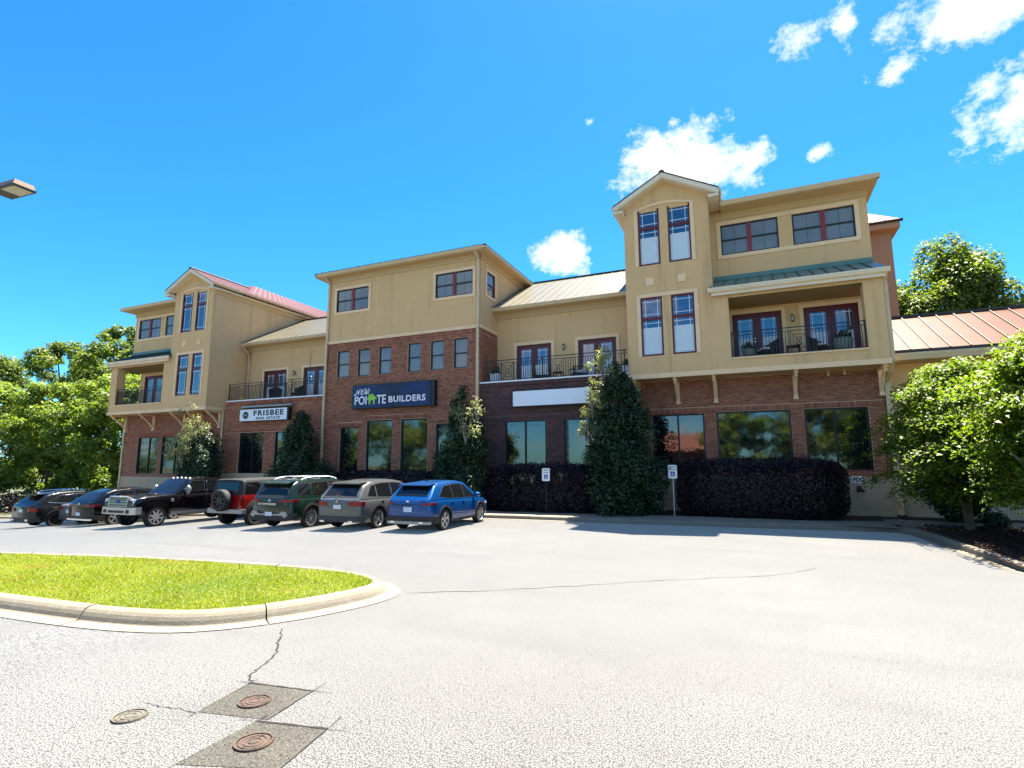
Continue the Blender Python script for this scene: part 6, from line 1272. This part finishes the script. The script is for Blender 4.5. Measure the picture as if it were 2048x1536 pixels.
def bush(name, label, base, rx, ry, h, n, leaf, m, shape, group=None, seed=0, cat='shrub', extra=None, stem=True, ragged=.12):
    rg = np.random.default_rng(seed); t = thing(name, label, cat, base, 0, group); bx, by, bz = base
    if shape == 'cone':
        nl_ = 110; zl = rg.beta(1.05, 1.45, nl_); pf = np.where(zl < .18, .70 + 1.6 * zl, 1.0) * (1 - np.clip((zl - .12) / .90, 0, 1) ** 1.35) + .04; al = rg.uniform(0, 2 * np.pi, nl_); ql = pf * rg.uniform(.45, 1.02, nl_)
        lc = np.stack([rx * ql * np.cos(al), ry * ql * np.sin(al), h * zl * .97], 1); lr = (.16 + .22 * pf) * rx * rg.uniform(.6, 1.15, nl_); w_ = lr ** 2; idx = rg.choice(nl_, n, p=w_ / w_.sum())
        d = rg.normal(size=(n, 3)); d /= np.linalg.norm(d, axis=1, keepdims=True); c = lc[idx] + d * (lr[idx] * (1 - .4 * rg.random(n) ** 1.5))[:, None] * [1, 1, 1.25]; nr_ = d + [0, 0, .5]
    elif shape == 'box':
        d = rg.uniform(-1, 1, (n, 3)); k = rg.integers(0, 3, n); k = np.where(rg.random(n) < .45, 1, k); sgn = np.where(rg.random(n) < .5, -1, 1); d[np.arange(n), k] = sgn * (1 - .22 * rg.random(n) ** 1.6)
        e = np.abs(d); p4 = (e ** 5).sum(1) ** .2; d = d / np.maximum(p4, 1)[:, None]; nr_ = d.copy(); nr_[:, 2] += .4; lump = 1 + ragged * .5 * np.sin(d[:, 0] * 9 + seed)[:, None] * np.array([0, .5, .35])
        c = d * lump * [rx, ry, h / 2] + [0, 0, h / 2]; c[:, 2] += rg.normal(size=n) * .03 * h * (d[:, 2] > .8)
    else:
        d = rg.normal(size=(n, 3)); d /= np.linalg.norm(d, axis=1, keepdims=True); q = (1 - .45 * rg.random(n) ** 1.5) * (1 + ragged * np.sin(4 * d[:, 0] + 5 * d[:, 2] + seed) + ragged * np.sin(9 * d[:, 1] - 7 * d[:, 0])); c = d * q[:, None] * [rx, ry, h / 2] + [0, 0, h / 2]; nr_ = d + [0, 0, .4]
    c[:, 2] = np.maximum(c[:, 2], .03); V, F = leaves(c + np.array(base), nr_ + rg.normal(size=(n, 3)) * .55, rg.uniform(leaf * .65, leaf * 1.3, n), .5, .2, rg)
    fast_mesh('foliage', V, F, m, parent=t)
    if stem:
        mb = MB(); 
        for k in range(5):
            a = k * 1.256 + seed; mb.tube([(bx + .06 * math.cos(a), by + .06 * math.sin(a), bz - .1), (bx + rx * .25 * math.cos(a), by + ry * .25 * math.sin(a), bz + h * .35), (bx + rx * .3 * math.cos(a + .3), by + ry * .3 * math.sin(a + .3), bz + h * .7)], [.05, .035, .01], 6)
        mb.build('stem', 'bark', t)
    if extra: extra(t)
    return t
def sunlit_tips(x, y, z, s):  # sunlit leaf clusters, their brightness painted into the leaf colour
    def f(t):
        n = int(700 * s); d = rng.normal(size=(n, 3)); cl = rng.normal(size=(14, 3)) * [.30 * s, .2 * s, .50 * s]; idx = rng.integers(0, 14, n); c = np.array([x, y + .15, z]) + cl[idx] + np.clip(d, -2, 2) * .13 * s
        V, F = leaves(c, d + [0, -.3, .8], rng.uniform(.075, .14, n), .55); fast_mesh('sunlit_shoots', V, F, 'leaf_sunlit', parent=t, kind='stuff')
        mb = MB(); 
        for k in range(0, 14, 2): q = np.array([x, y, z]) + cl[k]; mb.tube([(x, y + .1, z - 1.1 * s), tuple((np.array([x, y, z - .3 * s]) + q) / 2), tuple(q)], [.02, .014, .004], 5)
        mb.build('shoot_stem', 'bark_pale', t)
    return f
G3 = 'dark evergreen shrubs against the brick'
def multi(*fs): return lambda t: [f(t) for f in fs]
bush('holly_shrub', 'tallest dark evergreen shrub, between the blank sign and the right tower', (-5.05, 22.7, .12), 1.62, 1.15, 6.75, 26000, .135, 'leaf_holly', 'cone', G3, 3, extra=multi(sunlit_tips(-5.55, 22.2, 6.35, .75), sunlit_tips(-6.0, 22.0, 4.9, .8), sunlit_tips(-6.25, 21.9, 3.75, .6)))
bush('holly_shrub', 'dark evergreen shrub by the downspout right of the BUILDERS sign', (-12.55, 22.7, gz(-12.5) + .1), 1.45, 1.1, 5.9, 20000, .135, 'leaf_holly', 'cone', G3, 5, extra=sunlit_tips(-12.0, 22.0, 4.35, 1.15))
bush('holly_shrub', 'dark evergreen shrub covering the right half of the FRISBEE sign wall', (-22.7, 22.7, gz(-22.7)), 1.75, 1.15, 5.7, 20000, .14, 'leaf_holly', 'cone', G3, 8)
bush('holly_shrub', 'dark evergreen shrub with birch-like shoots coloured sunlit-pale under the left wing', (-30.3, 22.6, gz(-30.3)), 1.3, 1.0, 4.9, 16000, .14, 'leaf_holly', 'round', G3, 9, extra=multi(sunlit_tips(-30.2, 21.6, 4.3, 1.25), sunlit_tips(-30.5, 21.5, 3.2, 1.1)))
bush('low_shrub', 'low dark evergreen shrub beside the centre-left downspout', (-21.0, 22.6, gz(-21)), .8, .8, 2.6, 6000, .13, 'leaf_holly', 'round', None, 21)
bush('plum_hedge', 'large clipped plum-black hedge under the right wing windows', (.14, 23.4, .14), 3.02, .95, 2.22, 30000, .10, 'leaf_plum', 'box', 'plum-leaved shrubs', 4)
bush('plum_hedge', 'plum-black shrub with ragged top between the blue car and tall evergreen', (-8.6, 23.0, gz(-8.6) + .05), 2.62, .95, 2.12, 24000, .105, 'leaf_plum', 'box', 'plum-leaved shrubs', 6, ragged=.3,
     extra=multi(sunlit_tips(-9.25, 22.12, 1.72, .26), sunlit_tips(-7.45, 22.15, 1.8, .28), sunlit_tips(-8.75, 22.08, 1.62, .24), sunlit_tips(-9.7, 22.1, 1.55, .22)))  # highlights on the hedge top, painted as small clusters of pale leaves
bush('plum_hedge', 'long low plum-black hedge behind the grey and blue cars', (-17.2, 22.9, gz(-17)), 3.1, .8, 2.0, 18000, .11, 'leaf_plum', 'box', 'plum-leaved shrubs', 7)
bush('round_shrub', 'round dark shrub before the salmon building wall under the trees', (6.55, 24.0, .15), .85, .7, 1.75, 6000, .12, 'leaf_holly', 'round', None, 12)
bush('round_shrub', 'tiny dark shrub at the edge of the sunlit sidewalk', (7.0, 22.5, .15), .38, .35, .5, 900, .10, 'leaf_holly', 'round', None, 13)
bush('round_shrub', 'low yellow-green shrub at the foot of the right-edge tree', (6.9, 16.6, .15), .7, .7, 1.1, 2500, .13, 'leaf_dogwood', 'round', None, 14)
make_tree('maple_tree', 'tall leafy tree behind the salmon standing-seam roof', (11.9, 44, 0), 17.2, 5.0, 70000, .25, 'leaf_wood_dark', 'trees behind the salmon roof', .16, 71, clump_n=85, cs=.21, shape='round', flat=1.5)
make_tree('maple_tree', 'lower tree peeking over the salmon roof at the right edge', (18.6, 46, 0), 13.2, 4.8, 30000, .26, 'leaf_wood', 'trees behind the salmon roof', .16, 72, clump_n=60, cs=.21, flat=.9)
# grass on the island -------------------------------------------------
poly = [(x, y) for x, y in INN]
top = [p for p in poly]
def inside(px_, py_):
    n = len(poly); r_ = np.zeros(len(px_), bool); j = n - 1
    for i in range(n):
        xi, yi = poly[i]; xj, yj = poly[j]; c = ((yi > py_) != (yj > py_)) & (px_ < (xj - xi) * (py_ - yi) / (yj - yi + 1e-12) + xi); r_ ^= c; j = i
    return r_
mb = MB(); half = len(poly) // 2; a = poly; mb.add([(x, y, gz(x) + .15) for x, y in a], [tuple(range(len(a)))]); o = mb.build('island_soil', 'soil_grass', recalc=False); struct(o)
n = 520000; px_ = rng.uniform(-20, -6.0, n) ; py_ = rng.uniform(4.5, 9.3, n)
wgt = np.clip(1.25 - (np.abs(px_ + 6) / 14) * .8, .35, 1); ok = inside(px_, py_) & (rng.random(n) < wgt); px_, py_ = px_[ok], py_[ok]; n = len(px_)
patchy = .75 + .25 * np.sin(px_ * 2.1 + np.sin(py_ * 3)) * np.cos(py_ * 2.7 + px_); hgt = rng.uniform(.022, .062, n) * patchy * (1 + 1.1 * (rng.random(n) < .012)); ang = rng.uniform(0, 2 * np.pi, n); wv = rng.uniform(.006, .014, n); lean = rng.normal(size=(n, 2)) * .045
zz0 = np.array([-.00115 * (v + 6) ** 2 if v < -6 else 0 for v in px_]) + .148
wd = (rng.random(n) < .0012) & (py_ > 7.0); hgt = np.where(wd, rng.uniform(.09, .15, n), hgt); wv = np.where(wd, .016, wv)
b0 = np.stack([px_ - np.cos(ang) * wv, py_ - np.sin(ang) * wv, zz0], 1); b1 = np.stack([px_ + np.cos(ang) * wv, py_ + np.sin(ang) * wv, zz0], 1); tp = np.stack([px_ + lean[:, 0], py_ + lean[:, 1], zz0 + hgt], 1)
V = np.stack([b0, b1, tp], 1).reshape(-1, 3); o = fast_mesh('grass', V, np.arange(3 * n).reshape(n, 3), 'leaf_grass', kind='stuff'); o['label'] = 'bright lime-green mown grass on the kerbed island'
# mulch chips on the right bed
n = 9000; cx = rng.uniform(4.9, 10, n); cy = rng.uniform(12.8, 22.3, n); ok = cx > 4.95 + np.maximum(0, 15.5 - cy) * .1 + np.maximum(0, 12.8 - cy); cx, cy = cx[ok], cy[ok]; n = len(cx)
V, F = leaves(np.stack([cx, cy, .19 + rng.uniform(0, .03, n)], 1), rng.normal(size=(n, 3)) * .5 + [0, 0, 1], rng.uniform(.06, .14, n), .35, 0); o = fast_mesh('mulch_chips', V, F, 'mulch', kind='stuff'); o['label'] = 'loose brown bark mulch under the trees'
# ---------------------------------------------------------------- what the glass looks back at, across the road
for i, (x, y, hgt, cr, m) in enumerate([(-1.5, -30, 11, 4.6, 'leaf_wood'), (6.5, -28, 12, 5.0, 'leaf_wood_dark'), (14, -30, 12, 5.0, 'leaf_wood'), (-50, -34, 12, 6.0, 'leaf_wood'), (-61, -36, 13, 6.0, 'leaf_wood_dark'), (-72, -34, 12, 6.0, 'leaf_wood'), (-92, -32, 15, 7, 'leaf_wood'), (-108, -30, 15, 7.5, 'leaf_wood_dark'), (-126, -30, 15, 7.5, 'leaf_wood'), (-38, -33, 9, 3.2, 'leaf_wood_dark')]):
    make_tree('roadside_tree', 'green tree across the road, reflected in the ground-floor glass', (x, y, -.5), hgt, cr, 4200, .62, m, 'trees reflected in the ground-floor glass', .05, 90 + i, clump_n=24, cs=.34, limbs=4, shape='tall', flat=.7)
t = thing('brick_shop', 'red brick shop with brown roof, reflected in the right wing glass', 'building', (-11.5, -40, 0))
mb = MB(); mb.box(-19.5, -5.5, -46, -38, -1, 4.4); mb.build('wall', 'far_brick', t); mb = MB(); mb.prism([(-20, -37.3, 4.3), (-20, -46.7, 4.3), (-20, -42, 7.2)], (15, 0, 0)); mb.build('roof', 'far_roof', t)
for x_ in (-17.5, -14, -10.5, -7.5):
    mb = MB(); mb.box(x_ - .8, x_ + .8, -37.99, -37.94, .6, 2.9); mb.build('window', 'muntin', t); mb = MB(); mb.box(x_ - .7, x_ + .7, -37.945, -37.92, .7, 2.8); mb.build('pane', 'glass_store', t)
t = thing('utility_pole', 'wooden utility pole with crossarm, reflected in the middle windows', 'pole', (-25.5, -24, 0))
mb = MB(); mb.tube([(-25.5, -24, -.5), (-25.5, -24, 11)], [.17, .11], 10); mb.build('pole', 'bark', t); mb = MB(); mb.box(-26.7, -24.3, -24.06, -23.94, 9.9, 10.05); mb.build('crossarm', 'bark', t)
for zz_ in (10.1, 8.6):
    mb = MB(); mb.tube([(-80, -24, zz_ + .2)] + [(x_, -24, zz_ - .8 * (1 - ((x_ + 25.5) / 55) ** 2) * (abs(x_ + 25.5) > 1) ) for x_ in np.linspace(-70, 20, 10)], .03, 5); mb.build('wire', 'iron', t)
